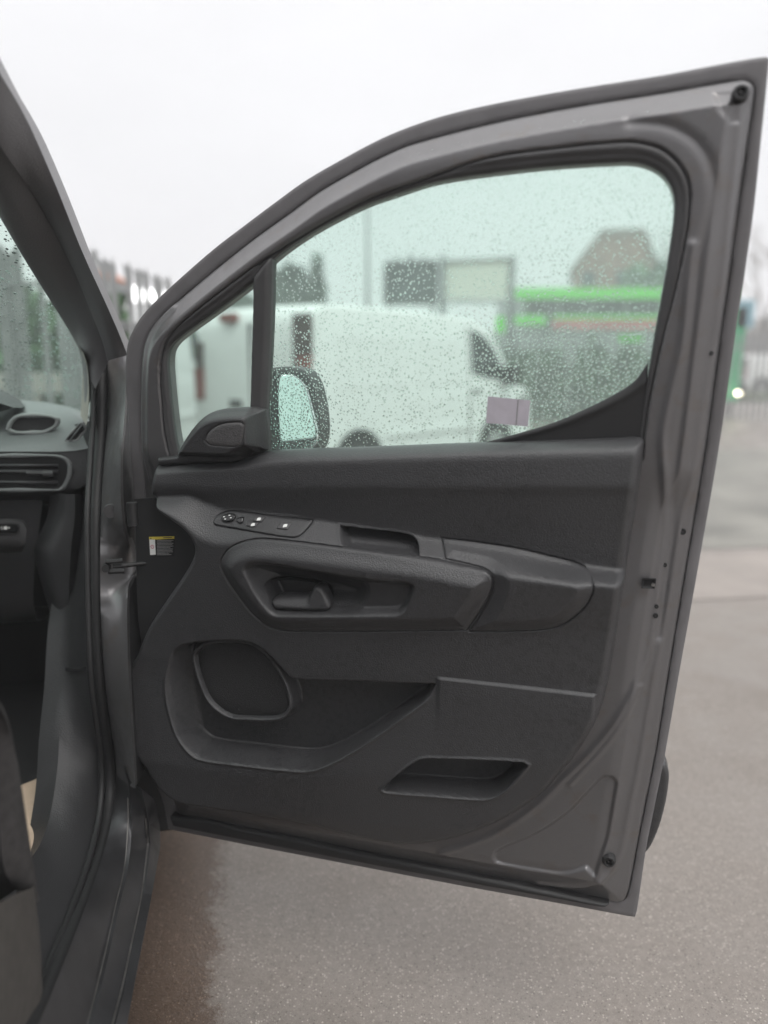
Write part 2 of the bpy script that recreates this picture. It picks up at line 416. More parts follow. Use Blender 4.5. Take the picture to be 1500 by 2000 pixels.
# ------------------------------------------------------------------ pressed / moulded sheets as relief surfaces
def dist_line(u, v, poly, closed):
    """unsigned distance to a polyline"""
    shp = u.shape; p = np.stack([u.ravel(), v.ravel()], 1)
    A = poly; B = np.roll(poly, -1, 0)
    if not closed: A, B = A[:-1], B[:-1]
    best = np.full(len(p), 1e9)
    for a, b in zip(A, B):
        ab = b - a; l = ab @ ab + 1e-18
        t = np.clip(((p - a) @ ab) / l, 0, 1)
        d = p - a - t[:, None] * ab
        np.minimum(best, d[:, 0]**2 + d[:, 1]**2, out=best)
    return np.sqrt(best).reshape(shp)
def sdf(u, v, poly, margin=0.12):
    """signed distance, negative inside; exact only within margin of the shape's box"""
    out = np.full(u.shape, margin); lo = poly.min(0) - margin; hi = poly.max(0) + margin
    m = (u >= lo[0]) & (u <= hi[0]) & (v >= lo[1]) & (v <= hi[1])
    if not m.any(): return out
    uu, vv = u[m], v[m]
    d = dist_line(uu, vv, poly, True)
    ins = np.zeros(uu.shape, bool)
    for a, b in zip(poly, np.roll(poly, -1, 0)):
        c = (a[1] > vv) != (b[1] > vv)
        if abs(b[1] - a[1]) > 1e-12:
            ins ^= c & (uu < (b[0] - a[0]) * (vv - a[1]) / (b[1] - a[1]) + a[0])
    out[m] = np.where(ins, -d, d)
    return out
def ss(x, a, b):
    t = np.clip((x - a) / (b - a), 0, 1); return t * t * (3 - 2 * t)
def rnd(d, r):
    """quarter-round edge: 0 at the rim, 1 from r inwards"""
    t = np.clip(d / r, 0, 1); return np.sqrt(np.clip(1 - (1 - t) ** 2, 0, 1))
def blur(a, s):
    k = int(3 * s) + 1; x = np.arange(-k, k + 1); w = np.exp(-0.5 * (x / s) ** 2); w /= w.sum()
    for ax in (0, 1):
        p = [(0, 0), (0, 0)]; p[ax] = (k, k); b = np.pad(a, p, mode='edge'); o = np.zeros_like(a)
        for i, ww in enumerate(w): o += ww * np.take(b, np.arange(i, i + a.shape[ax]), axis=ax)
        a = o
    return a
def relief(name, outer, fn, mat, parent, step=0.003, holes=(), skirt=0.012, smooth=True, frame=W3):
    lo = outer.min(0) - step; hi = outer.max(0) + step
    nu = int((hi[0] - lo[0]) / step) + 2; nv = int((hi[1] - lo[1]) / step) + 2
    u, v = np.meshgrid(lo[0] + step * np.arange(nu), lo[1] + step * np.arange(nv))
    def full(a, b):
        s = sdf(a, b, outer)
        for h in holes: s = np.maximum(s, -sdf(a, b, h))
        return s
    s = full(u, v)
    ins = s < 0
    cell = ins[:-1, :-1] | ins[1:, :-1] | ins[:-1, 1:] | ins[1:, 1:]
    need = np.zeros(s.shape, bool)
    need[:-1, :-1] |= cell; need[1:, :-1] |= cell; need[:-1, 1:] |= cell; need[1:, 1:] |= cell
    mv = need & ~ins
    e = step * 0.05
    for _ in range(2):                                  # pull the outside rim onto the outline
        uu, vv = u[mv], v[mv]
        s0 = full(uu, vv)
        gu = (full(uu + e, vv) - full(uu - e, vv)) / (2*e); gv = (full(uu, vv + e) - full(uu, vv - e)) / (2*e)
        g = np.sqrt(gu*gu + gv*gv) + 1e-9
        k = np.clip(s0, 0, step * 1.5)
        u[mv] -= k * gu / g; v[mv] -= k * gv / g
    s2 = np.where(mv, 0.0, s)
    h = fn(u, v, -s2)
    P = frame(u, v, h)
    idx = np.full(s.shape, -1, np.int64); idx[need] = np.arange(need.sum())
    V = P[need]
    j, i = np.nonzero(cell)
    F = np.stack([idx[j, i], idx[j, i+1], idx[j+1, i+1], idx[j+1, i]], 1)
    if skirt:
        E = np.concatenate([F[:, [0, 1]], F[:, [1, 2]], F[:, [2, 3]], F[:, [3, 0]]])
        key = np.minimum(E[:, 0], E[:, 1]) * len(V) + np.maximum(E[:, 0], E[:, 1])
        _, inv, cnt = np.unique(key, return_inverse=True, return_counts=True)
        B = E[cnt[inv] == 1]
        rim = np.unique(B); n0 = len(V)
        top = {r: n0 + q for q, r in enumerate(rim)}; n1 = n0 + len(rim)
        bot = {r: n1 + q for q, r in enumerate(rim)}
        Pd = frame(u, v, h - skirt)[need]
        V = np.concatenate([V, V[rim], Pd[rim]])
        S = np.array([(top[b], top[a], bot[a], bot[b]) for a, b in B], np.int64)
        F = np.concatenate([F, S])
    return mk(name, V, F.astype(np.int32), mat, parent, smooth)

# ------------------------------------------------------------------ SETTING: ground, verge
def sheet(name, x0, x1, y0, y1, z, mat, nx=1, ny=1):
    v = [(x0 + (x1-x0)*i/nx, y0 + (y1-y0)*j/ny, z) for j in range(ny+1) for i in range(nx+1)]
    f = [(j*(nx+1)+i, j*(nx+1)+i+1, (j+1)*(nx+1)+i+1, (j+1)*(nx+1)+i) for j in range(ny) for i in range(nx)]
    return mk(name, v, f, mat)
tag(sheet('ground', -300, 300, -300, 300, 0.0, 'ground', 2, 2), 'damp pale concrete yard with exposed stones', kind='structure')

M['tarmac'] = simple('worn_tarmac', (0.165, 0.158, 0.138), 0.5, var=0.35, scale=1.3, bmp=0.3, bscale=60)
M['slab'] = simple('pale_concrete', (0.235, 0.205, 0.184), 0.5, var=0.2, scale=2.0, bmp=0.2, bscale=60)
def patch_sheet(name, px, z, mat, label):
    q = [atZ(x, y, z) for x, y in px]; n = len(q)
    rows = 12; v = []; f = []
    for i in range(rows + 1):
        t = i / rows; a = q[0]*(1-t) + q[3]*t; b = q[1]*(1-t) + q[2]*t
        w = 0.05*math.sin(i*2.1)
        v += [tuple(a + np.array((w, 0, 0))), tuple(b)]
    f = [(2*i, 2*i+1, 2*i+3, 2*i+2) for i in range(rows)]
    return tag(mk(name, v, f, mat), label, kind='structure')
patch_sheet('tarmac_strip', [(1180, 1078), (2300, 1040), (2300, 872), (1180, 880)], 0.004, 'tarmac', 'greyer strip of old tarmac across the yard')
patch_sheet('concrete_strip', [(1180, 1180), (2300, 1130), (2300, 1044), (1180, 1084)], 0.004, 'slab', 'paler concrete strip across the yard')

# ------------------------------------------------------------------ THE GREY VAN
van = empty('grey_van', (-1.2, 0.9, 0))
tag(van, 'dark grey metallic panel van with its driver door wide open', 'van')

# ---- body side lines (R = sideways position in the van, all seen through the open doorway)
eA = [(-190, -170), (-90, -25), (0, 143), (30, 193), (60, 250), (110, 365), (160, 490), (210, 600), (236, 660), (249, 694)]
sA = [(-190, -40), (-90, 120), (0, 285), (70, 388), (140, 520), (178, 610), (200, 668), (210, 705)]
iA = [(-190, 110), (-90, 270), (0, 425), (50, 510), (100, 590), (140, 655), (156, 690), (163, 740), (163, 800), (160, 830)]
def tumble(P, k):
    return [atR(x, y, k - 0.10 * max(0.0, (700 - y) / 700.0)) for x, y in P]
e3 = tumble(eA, -0.262); s3 = tumble(sA, -0.31); i3 = tumble(iA, -0.395)
mid1 = [a*0.5 + b*0.5 - FV*0.012 for a, b in zip(resample(e3, 12), resample(s3, 12))]
s3b = [p + FV*0.012 for p in resample(s3, 12)]
mid2 = [a*0.5 + b*0.5 - FV*0.018 for a, b in zip(resample(s3, 12), resample(i3, 12))]
loft('pillar_trim', [[p + FV*0.10 + RV*0.0 for p in e3], e3, mid1, s3, s3b, mid2, i3, [p + FV*0.06 - RV*0.0 for p in i3]], 'pillar', van, n=60, sub=4)
# cream inner edge of the far trim beside the windscreen
cr = [(148, 668), (157, 690), (161, 720), (160, 760), (158, 800), (157, 812)]
cr2 = [(165, 690), (172, 715), (175, 750), (175, 790), (172, 822), (170, 830)]
loft('windscreen_edge_trim', [linR(cr, -0.405), [p - FV*0.01 for p in linR(cr2, -0.36)]], 'cream', van, n=20)

# ---- hinge pillar, painted
hpL = [(208, 690), (211, 740), (212, 800), (205, 880), (199, 960), (196, 1060), (196, 1150), (199, 1250), (206, 1340), (216, 1420), (224, 1470), (227, 1510)]
hpR = [(252, 690), (246, 740), (244, 800), (240, 850), (236, 880), (236, 960), (241, 1030), (254, 1065), (261, 1090), (262, 1122), (250, 1150), (249, 1250), (252, 1330), (256, 1420), (262, 1500), (264, 1540)]
hl = linR(hpL, -0.322); hr = linR(hpR, -0.262)
hmid = [a*0.5 + b*0.5 - FV*0.006 for a, b in zip(resample(hl, 24), resample(hr, 24))]
hm2 = [a*0.22 + b*0.78 - FV*0.004 for a, b in zip(resample(hl, 24), resample(hr, 24))]
loft('hinge_pillar', [[p + FV*0.05 for p in hl], hl, hmid, hm2, hr, [p + FV*0.16 + RV*0.012 for p in hr]], 'paint', van, n=90, sub=3)
def disc(name, c, ax, r, th, mat, parent, n=24, prof=None):
    """a small turned part: rings of (radius, rise) along ax"""
    ax = np.asarray(ax, float); ax /= np.linalg.norm(ax)
    a = np.cross(ax, (0, 0, 1.0)); a /= np.linalg.norm(a); b = np.cross(ax, a)
    prof = prof or [(r, -th), (r, 0.0), (r*0.93, th*0.4), (0.001, th*0.4)]
    v = []; f = []
    for rr, hh in prof:
        for k in range(n):
            t = 2*math.pi*k/n; v.append(np.asarray(c) + ax*hh + rr*(a*math.cos(t) + b*math.sin(t)))
    for i in range(len(prof)-1):
        for k in range(n): f.append((i*n+k, i*n+(k+1) % n, (i+1)*n+(k+1) % n, (i+1)*n+k))
    return mk(name, v, f, mat, parent, True, False, 35)
pl = atR(219, 995, -0.292) - FV*0.020
disc('plug', pl, -FV, 0.0155, 0.004, 'seal_grey', van)
# black cavity between pillar and door (front wing's inner edge)
loft('wing_edge', [[p + FV*0.012 for p in hr], [p + FV*0.10 + RV*0.015 for p in hr], [p + FV*0.16 + RV*0.06 for p in hr]], 'rubber', van, n=40)
def vp(f, r, z): return FV*f + RV*r + np.array((0, 0, z))
wing = [[vp(1.86, -0.17, z) for z in (0.3, 0.7, 1.0, 1.2)], [vp(2.25, -0.19, z) for z in (0.3, 0.7, 1.0, 1.19)], [vp(2.75, -0.24, z) for z in (0.3, 0.7, 1.0, 1.12)], [vp(2.98, -0.42, z) for z in (0.3, 0.65, 0.88, 1.0)], [vp(3.06, -0.9, z) for z in (0.3, 0.62, 0.85, 0.98)]]
loft('front_wing', wing, 'paint', van, n=16, sub=4)
loft('gap_dark_sheet', [[vp(1.84, -0.37, z) for z in (0.23, 0.5, 0.7, 0.9)], [vp(1.85, -0.15, z) for z in (0.23, 0.5, 0.7, 0.9)]], 'black', van, n=8)  # black sheet added to keep the gap between sill and door dark
bon = [[vp(1.95, -0.24, 1.2), vp(2.05, -1.1, 1.24), vp(1.95, -1.95, 1.2)], [vp(2.5, -0.25, 1.17), vp(2.55, -1.1, 1.2), vp(2.5, -1.95, 1.17)], [vp(2.95, -0.45, 1.02), vp(3.02, -1.1, 1.03), vp(2.95, -1.75, 1.02)]]
loft('bonnet', bon, 'paint', van, n=24, sub=4)

# check strap and its bracket, hinge knuckle
cs = atR(222, 1104, -0.285) - FV*0.012
b_ = MB(); b_.add(*cyl_geo(cs - RV*0.012, cs - RV*0.012 - FV*0.014, 0.009, 0.008)); b_.add(*cyl_geo(cs, cs + RV*0.075 + FV*0.02, 0.0055, 0.004, 10))
c2 = cs + np.array((0, 0, 0.006)) - FV*0.006
b_.add(*cyl_geo(c2 - RV*0.012 + np.array((0, 0, .006)), c2 + RV*0.022 + np.array((0, 0, .008)), 0.005, 0.005, 8)); b_.add(*cyl_geo(c2 - RV*0.008 - np.array((0, 0, .014)), c2 + RV*0.024 - np.array((0, 0, .014)), 0.006, 0.006, 8))
b_.build('check_strap', 'rubber', van, True, False, 40)
hg = atR(259, 1004, -0.235)
h_ = MB(); h_.add(*cyl_geo(hg + np.array((0, 0, -0.024)), hg + np.array((0, 0, 0.024)), 0.011));
h_.build('hinge', 'rubber', van, True, False, 40)

# ---- rubber door seal round the opening
seal_px = [(200, 700), (200, 760), (198, 830), (193, 910), (188, 1000), (188, 1100), (190, 1220), (195, 1330), (206, 1420), (214, 1480), (216, 1540), (210, 1600), (194, 1670), (166, 1755), (128, 1850), (92, 1935), (50, 2030), (0, 2140)]
sweep_tube('door_seal', linR(seal_px, -0.338), 0.0145, 'rubber', van, 12, 110)
seal2_px = [(x - 17, y - 2) for x, y in seal_px]
sweep_tube('seal_lip', linR(seal2_px, -0.350), 0.007, 'rubber', van, 8, 90)

# ---- sill
a0 = [(226, 1480), (226, 1540), (220, 1590), (205, 1655), (178, 1740), (142, 1835), (106, 1925), (66, 2020), (16, 2130)]
a1 = [(244, 1500), (250, 1560), (250, 1610), (244, 1690), (226, 1770), (203, 1875), (171, 2000), (140, 2120)]
a1b = [(250, 1520), (256, 1580), (256, 1640), (249, 1700), (232, 1775), (209, 1880), (180, 2000), (150, 2120)]
a2 = [(272, 1540), (284, 1600), (289, 1650), (277, 1745), (258, 1840), (240, 1925), (221, 2000), (190, 2130)]
a2b = [(276, 1540), (289, 1600), (294, 1650), (282, 1745), (263, 1840), (245, 1925), (226, 2000), (196, 2130)]
a3 = [(300, 1560), (312, 1612), (313, 1655), (297, 1745), (279, 1835), (262, 1925), (247, 2005), (215, 2130)]
q0, q1, q1b, q2, q2b, q3 = linR(a0, -0.325), linR(a1, -0.288), linR(a1b, -0.280), linR(a2, -0.252), linR(a2b, -0.246), linR(a3, -0.232)
up = np.array((0, 0, 1.0))
q0m = [a*0.5 + b*0.5 + up*0.004 for a, b in zip(resample(q0, 30), resample(q1, 30))]
q3d = [p - up*0.09 - RV*0.02 for p in q3]
q3e = [p - up*0.13 - RV*0.12 for p in q3]
M['sill_paint'] = simple('sill_coating', (0.040, 0.040, 0.043), 0.42, 0.3, var=0.3, scale=12, bmp=0.1)
loft('sill', [q0, q0m, [p + up*0.003 for p in q1], q1b], 'sill_paint', van, n=90)
loft('sill_step', [q1b, [a*0.5 + b*0.5 - up*0.002 for a, b in zip(resample(q1b, 30), resample(q2, 30))], [p + up*0.003 for p in q2], q2b, q3, q3d, q3e], 'sill_paint', van, n=90)

M['edge_pale'] = simple('pale_edge', (0.13, 0.125, 0.12), 0.4, 0.5, var=0.3, scale=30)  # paler colour for the thin lines along the sill's two edges
sweep_tube('sill_edge', [p + up*0.003 for p in q1[1:]], 0.0018, 'edge_pale', van, 6, 70)
sweep_tube('sill_edge', [p + up*0.003 for p in q2[1:]], 0.0022, 'edge_pale', van, 6, 70)
# ---- kick panel and sill trim inside the seal
kR = [(182, 975), (172, 1090), (172, 1220), (176, 1330), (188, 1420), (197, 1480), (200, 1535), (194, 1595), (178, 1660), (150, 1745), (110, 1842), (74, 1930), (32, 2025), (-20, 2140)]
kL = [(150, 1000), (141, 1120), (132, 1200), (127, 1300), (118, 1400), (113, 1490), (104, 1560), (94, 1606), (79, 1647), (62, 1674), (25, 1730), (-20, 1800), (-90, 1920)]
k1 = linR(kR, -0.355); k0 = linR(kL, -0.44)
km = [a*0.45 + b*0.55 + RV*0.004 - FV*0.012 for a, b in zip(resample(k0, 40), resample(k1, 40))]
loft('sill_trim', [[p - RV*0.05 - up*0.05 for p in k0], k0, km, k1], 'plastic_dark', van, n=90, sub=3)
gj = [atR(130, 1303, -0.438) - FV*0.012, atR(152, 1303, -0.40) - FV*0.02, atR(177, 1301, -0.355) - FV*0.008]
loft('trim_joint', [[p + up*0.004 for p in gj], [p - up*0.004 - FV*0.002 for p in gj]], 'black', van, n=12)

# ---- dashboard
def dash_line(pts, f, ext=-1.5):
    L = linF(pts, f); L = [L[0] + RV*ext] + L
    return L
d_base = dash_line([(-70, 792), (0, 780), (60, 783), (110, 789), (150, 799), (163, 806), (168, 812)], 2.30)
d_mid = [atF(x, y, f) for x, y, f in ((-70, 830, 2.16), (0, 806, 2.16), (60, 802, 2.14), (110, 806, 2.10), (150, 821, 2.02), (170, 832, 1.985), (189, 848, 1.96))]
d_mid = [d_mid[0] - RV*1.5] + d_mid
d_top = dash_line([(-70, 872), (0, 868), (60, 866), (110, 864), (150, 862), (190, 860)], 1.95)
d_lip = dash_line([(-70, 884), (0, 882), (60, 882), (110, 882), (150, 880), (189, 872)], 1.925)
d_fac = dash_line([(-70, 890), (0, 888), (60, 888), (110, 888), (152, 886), (189, 880)], 1.925)
d_low = dash_line([(-70, 955), (0, 952), (60, 953), (110, 956), (146, 956), (172, 944)], 1.915)
d_und = dash_line([(-70, 972), (0, 970), (60, 970), (110, 970), (140, 966), (164, 955)], 1.955)
d_bk = dash_line([(-70, 985), (0, 985), (60, 985), (110, 985), (140, 984), (164, 984)], 2.10)
dash = loft('dashboard', [d_base, d_mid, d_top, d_lip], 'dash', van, n=70, sub=4)
loft('dash_fascia', [d_lip, d_fac, d_low, d_und, d_bk], 'plastic_dark', van, n=70, sub=3)
endc = [[vp(2.34, -0.37, 1.29), vp(2.1, -0.37, 1.26), vp(1.96, -0.37, 1.2)], [vp(2.34, -0.37, 1.0), vp(2.1, -0.37, 1.0), vp(1.99, -0.37, 1.0)]]
def on_F(pts, f, name, mat, thick=0.003, rim=None):
    """a flat moulded shape standing on a cross plane of the van"""
    P = resample(np.vstack([catmull(linF(pts, f), True, 4, 60), catmull(linF(pts, f), True, 4, 60)[:1]]), 48)[:-1]
    c = P.mean(0); n = len(P)
    v = list(P - FV*thick) + list(P + FV*0.004) + [c - FV*thick]
    fcs = [(i, (i+1) % n, n + (i+1) % n, n + i) for i in range(n)] + [(2*n, (i+1) % n, i) for i in range(n)]
    return mk(name, v, fcs, mat, dash, True, False, 40)
def ring_F(pts, f, name, mat, r, flat=1.0, parent=None):
    P = resample(np.vstack([catmull(linF(pts, f), True, 4, 60), catmull(linF(pts, f), True, 4, 60)[:1]]), 60)[:-1]
    n = len(P); v = []; fc = []; m = 8; c = P.mean(0)
    for p in P:
        o = p - c; o /= np.linalg.norm(o)
        for k in range(m):
            t = 2*math.pi*k/m; v.append(p + r*(o*math.cos(t) - FV*flat*math.sin(t)))
    for i in range(n):
        for k in range(m): fc.append((i*m+k, i*m+(k+1) % m, ((i+1) % n)*m+(k+1) % m, ((i+1) % n)*m+k))
    return mk(name, v, fc, mat, parent or dash)
cup = [(16, 838), (22, 824), (34, 814), (60, 811), (95, 813), (113, 818), (112, 828), (100, 838), (85, 844), (60, 845), (30, 844)]
on_F(cup, 1.998, 'tray_well', 'plastic_dark', 0.002)
M['dash_rim'] = simple('dash_rim', (0.30, 0.31, 0.31), 0.45)
ring_F(cup, 1.992, 'tray_rim', 'dash_rim', 0.0065)
sv = [(157, 826), (163, 829), (167, 838), (160, 848), (150, 859), (140, 861), (127, 861), (132, 854), (146, 838)]
on_F(sv, 1.94, 'side_vent', 'black', 0.002)
ring_F(sv, 1.938, 'side_vent_frame', 'dash_rim', 0.003)
s_a, s_b = atF(160, 830, 1.934), atF(136, 861, 1.934)
mk('side_vent_blade', *cyl_geo(s_a, s_b, 0.002, 0.002, 6), 'dash', dash)
for xs in ((80, 95), (99, 120), (125, 134)):
    on_F([(xs[0], 790 + (xs[0]-80)*.2), (xs[1], 791 + (xs[1]-80)*.2), (xs[1]+1, 795 + (xs[1]-80)*.2), (xs[0]+2, 794 + (xs[0]-80)*.2)], 2.255, 'demister_slot', 'black', 0.002)
# main air vent
vt = [(-60, 894), (90, 893), (112, 895), (126, 902), (131, 915), (128, 932), (118, 950), (104, 953), (-60, 953)]
vent = on_F(vt, 1.914, 'air_vent', 'black', 0.001)
ring_F([(-60, 891), (95, 890), (118, 892), (133, 901), (137, 916), (133, 936), (121, 955), (105, 957), (-60, 957)], 1.912, 'vent_frame', 'dash', 0.006, 0.6)
for yy, rr in ((909, 0.0035), (921, 0.0045), (942, 0.004)):
    mk('vent_slat', *cyl_geo(atF(-60, yy, 1.910), atF(113, yy, 1.910), rr, rr, 8), 'plastic', dash)
sl = MB(); sl.add(*cyl_geo(atF(52, 924, 1.902), atF(84, 924, 1.902), 0.0045, 0.0045, 8)); sl.add(*cyl_geo(atF(84, 925, 1.902), atF(104, 925, 1.902), 0.008, 0.007, 10))
sl.build('vent_slider', 'seal_grey', dash, True, False, 40)
# instrument hood
hd = [[atF(x, y, 2.3) for x, y in ((-260, 700), (-120, 722), (-40, 742), (10, 765), (52, 788))], [atF(x, y, 2.1) for x, y in ((-260, 690), (-120, 728), (-40, 752), (10, 776), (44, 796))], [atF(x, y, 1.98) for x, y in ((-260, 720), (-120, 752), (-40, 772), (-4, 786), (26, 796))], [atF(x, y, 2.0) for x, y in ((-260, 840), (-120, 840), (-50, 826), (-16, 808), (2, 804))]]
loft('instrument_hood', hd, 'plastic_dark', dash, n=30, sub=4)

# lower dash, switch pod, knee panel
low = [[vp(2.02, -1.9, 1.12), vp(2.02, -0.50, 1.12)], [vp(1.99, -1.9, 1.0), vp(1.99, -0.52, 1.0)], [vp(2.0, -1.9, 0.83), vp(2.0, -0.55, 0.83)], [vp(2.06, -1.9, 0.74), vp(2.06, -0.56, 0.74)], [vp(2.25, -1.9, 0.72), vp(2.25, -0.56, 0.72)]]
loft('knee_panel', low, 'plastic_dark', van, n=30, sub=3)
pod = [[atF(x, y, 1.93) for x, y in ((-60, 1015), (20, 1013), (46, 1016), (51, 1024))], [atF(x, y, 1.90) for x, y in ((-60, 1018), (20, 1017), (47, 1021), (52, 1034))], [atF(x, y, 1.90) for x, y in ((-60, 1062), (20, 1064), (44, 1066), (50, 1058))], [atF(x, y, 1.95) for x, y in ((-60, 1082), (20, 1080), (44, 1078), (49, 1066))]]
loft('switch_pod', pod, 'seal_grey', van, n=24, sub=3)
on_pod = [(-20, 1024), (34, 1024), (37, 1028), (32, 1040), (-20, 1040)]
on_F(on_pod, 1.893, 'level_switch', 'gloss_black', 0.003).parent = van
bpy.data.objects['level_switch'].location = LOC[bpy.data.objects['level_switch']] - LOC[van]
ic = MB(); cc = atF(11, 1031, 1.8885)
ic.add(*cyl_geo(cc, cc - FV*0.0006, 0.0045, 0.0045, 12)); ic.add(*cyl_geo(cc + RV*0.0075, cc + RV*0.0075 - FV*0.0006, 0.0022, 0.0022, 6))
for k in (-1, 0, 1): ic.add(*[[tuple(np.array(p)) for p in (cc - RV*0.011 + up*(k*0.003 - 0.0006), cc - RV*0.006 + up*(k*0.003 - 0.0006), cc - RV*0.006 + up*(k*0.003 + 0.0006), cc - RV*0.011 + up*(k*0.003 + 0.0006))], [(0, 1, 2, 3)]])
ic.build('headlamp_symbol', 'white_print', bpy.data.objects['level_switch'])
# tall moulded pillar trim under the dash end
pt = [[atF(x, y, f) for (x, y), f in zip(((98, 965), (92, 1010), (72, 1055), (66, 1075), (78, 1130), (100, 1200), (126, 1260), (136, 1340)), (1.96,)*8)],
      [atF(x, y, f) for (x, y), f in zip(((125, 965), (122, 1010), (100, 1056), (90, 1080), (100, 1130), (116, 1200), (130, 1260), (138, 1340)), (1.90,)*8)],
      [atF(x, y, f) for (x, y), f in zip(((146, 965), (146, 1010), (140, 1056), (138, 1080), (136, 1130), (134, 1180), (134, 1260), (140, 1340)), (1.885,)*8)],
      [atF(x, y, f) for (x, y), f in zip(((162, 965), (160, 1010), (158, 1056), (156, 1080), (152, 1130), (142, 1185), (138, 1260), (142, 1340)), (1.93,)*8)]]
loft('lower_pillar_trim', pt, 'plastic_dark', van, n=40, sub=4)
loft('pillar_side_trim', [[atR(x, y, -0.352) + FV*0.01 for x, y in ((186, 820), (184, 900), (181, 975), (174, 1100), (173, 1220), (177, 1310))], [vp(2.0, -0.42, z) for z in (1.26, 1.15, 1.05, 0.95, 0.85, 0.72)]], 'plastic', van, n=30)

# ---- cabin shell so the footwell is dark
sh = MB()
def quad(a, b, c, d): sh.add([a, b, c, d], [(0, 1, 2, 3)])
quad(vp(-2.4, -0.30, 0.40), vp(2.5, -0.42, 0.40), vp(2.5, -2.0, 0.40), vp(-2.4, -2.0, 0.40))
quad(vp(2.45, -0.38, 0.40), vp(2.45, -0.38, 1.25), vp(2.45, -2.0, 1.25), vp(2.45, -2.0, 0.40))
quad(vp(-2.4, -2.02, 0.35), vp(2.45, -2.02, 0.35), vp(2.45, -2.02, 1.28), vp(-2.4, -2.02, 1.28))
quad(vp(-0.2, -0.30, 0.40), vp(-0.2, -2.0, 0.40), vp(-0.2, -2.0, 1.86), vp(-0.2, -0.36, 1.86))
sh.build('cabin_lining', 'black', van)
loft('roof', [[vp(1.12, -0.36, 1.86), vp(1.06, -1.17, 1.90), vp(1.12, -1.95, 1.86)], [vp(0.3, -0.35, 1.88), vp(0.3, -1.17, 1.93), vp(0.3, -1.97, 1.88)], [vp(-2.45, -0.35, 1.86), vp(-2.45, -1.17, 1.90), vp(-2.45, -1.95, 1.86)]], 'paint', van, n=20, sub=3)
loft('body_side', [[vp(0.42, -0.262, z) for z in (0.3, 0.7, 1.1)] + [vp(0.40, -0.35, 1.87)], [vp(-2.45, -0.262, z) for z in (0.3, 0.7, 1.1)] + [vp(-2.45, -0.35, 1.87)]], 'paint', van, n=24)
loft('roof_rail', [[vp(1.16, -0.355, 1.82), vp(0.38, -0.345, 1.84)], [vp(1.16, -0.345, 1.88), vp(0.38, -0.335, 1.89)]], 'paint', van, n=12)
# windscreen, seen through the doorway
wsT, wsB = vp(1.10, -0.40, 1.86), vp(2.40, -0.40, 1.255)
e1 = [p + FV*0.045 - RV*0.004 for p in resample(i3, 30)]
# windscreen plane through the inner pillar edge
wl = [e1[1], e1[15], e1[22] + FV*0.02, vp(2.42, -0.40, 1.22)]
ws = loft('windscreen', [wl, [p - RV*0.8 + FV*0.06 for p in wl], [p - RV*1.56 for p in wl]], 'screen_glass', van, n=30, sub=4)

# ---- driver's seat corner and floor mat
st = [[atR(x, y, -0.345) for x, y in ((-220, 1230), (-110, 1290), (-30, 1340), (-6, 1370), (16, 1420), (34, 1520), (52, 1640), (66, 1728), (71, 1752))], [atR(x, y, -0.36) + up*0.02 for x, y in ((-260, 1210), (-150, 1270), (-60, 1320), (-40, 1350), (-20, 1400), (-8, 1500), (0, 1620), (10, 1720), (36, 1760))], [atR(x, y, -0.47) + up*0.03 for x, y in ((-360, 1210), (-250, 1270), (-150, 1320), (-130, 1350), (-110, 1400), (-100, 1500), (-92, 1620), (-70, 1720), (-4, 1792))]]
st0 = [p - RV*0.0 - FV*0.012 + RV*0.006 for p in st[0]]
seat = loft('seat', [[p - RV*0.05 + FV*0.08 for p in st[0]], [p + FV*0.015 - RV*0.004 for p in st[0]], st0, st[1], st[2]], 'seat_dark', van, n=50, sub=3)
sb = [[atR(x, y, -0.338) for x, y in ((66, 1728), (72, 1775), (79, 1840), (83, 1920), (86, 2010), (88, 2140))], [atR(x, y, -0.342) for x, y in ((36, 1743), (40, 1790), (44, 1850), (46, 1930), (46, 2010), (46, 2140))], [atR(x, y, -0.350) for x, y in ((0, 1762), (0, 1800), (0, 1860), (-4, 1940), (-6, 2020), (-10, 2140))], [atR(x, y, -0.40) for x, y in ((-150, 1840), (-160, 1880), (-170, 1930), (-180, 2000), (-190, 2060), (-200, 2140))]]
loft('seat_valance', [[p - RV*0.06 + FV*0.10 for p in sb[0]]] + sb, 'seat_light', seat, n=40, sub=3)
mp = catmull([atZ(x, y, 0.43) for x, y in ((20, 1540), (40, 1537), (108, 1508), (125, 1540), (110, 1600), (62, 1690), (30, 1700))], True, 3, 40)
n = len(mp); mv_ = list(mp + up*0.004) + list(mp) + [mp.mean(0) + up*0.004]
tag(mk('floor_mat', mv_, [(i, (i+1) % n, n+(i+1) % n, n+i) for i in range(n)] + [(i, (i+1) % n, 2*n) for i in range(n)], 'mat_paper', None, False), 'beige paper mat on the floor of the grey van beside its seat', 'floor mat')
bx_v, bx_f = box_geo(0, 1, 0, 1, 0, 1)
mk('footwell_floor', [vp(0.5 + 1.9*x, -0.42 - 1.5*y, 0.41 + 0.018*z) for x, y, z in bx_v], bx_f, 'black', van, False)

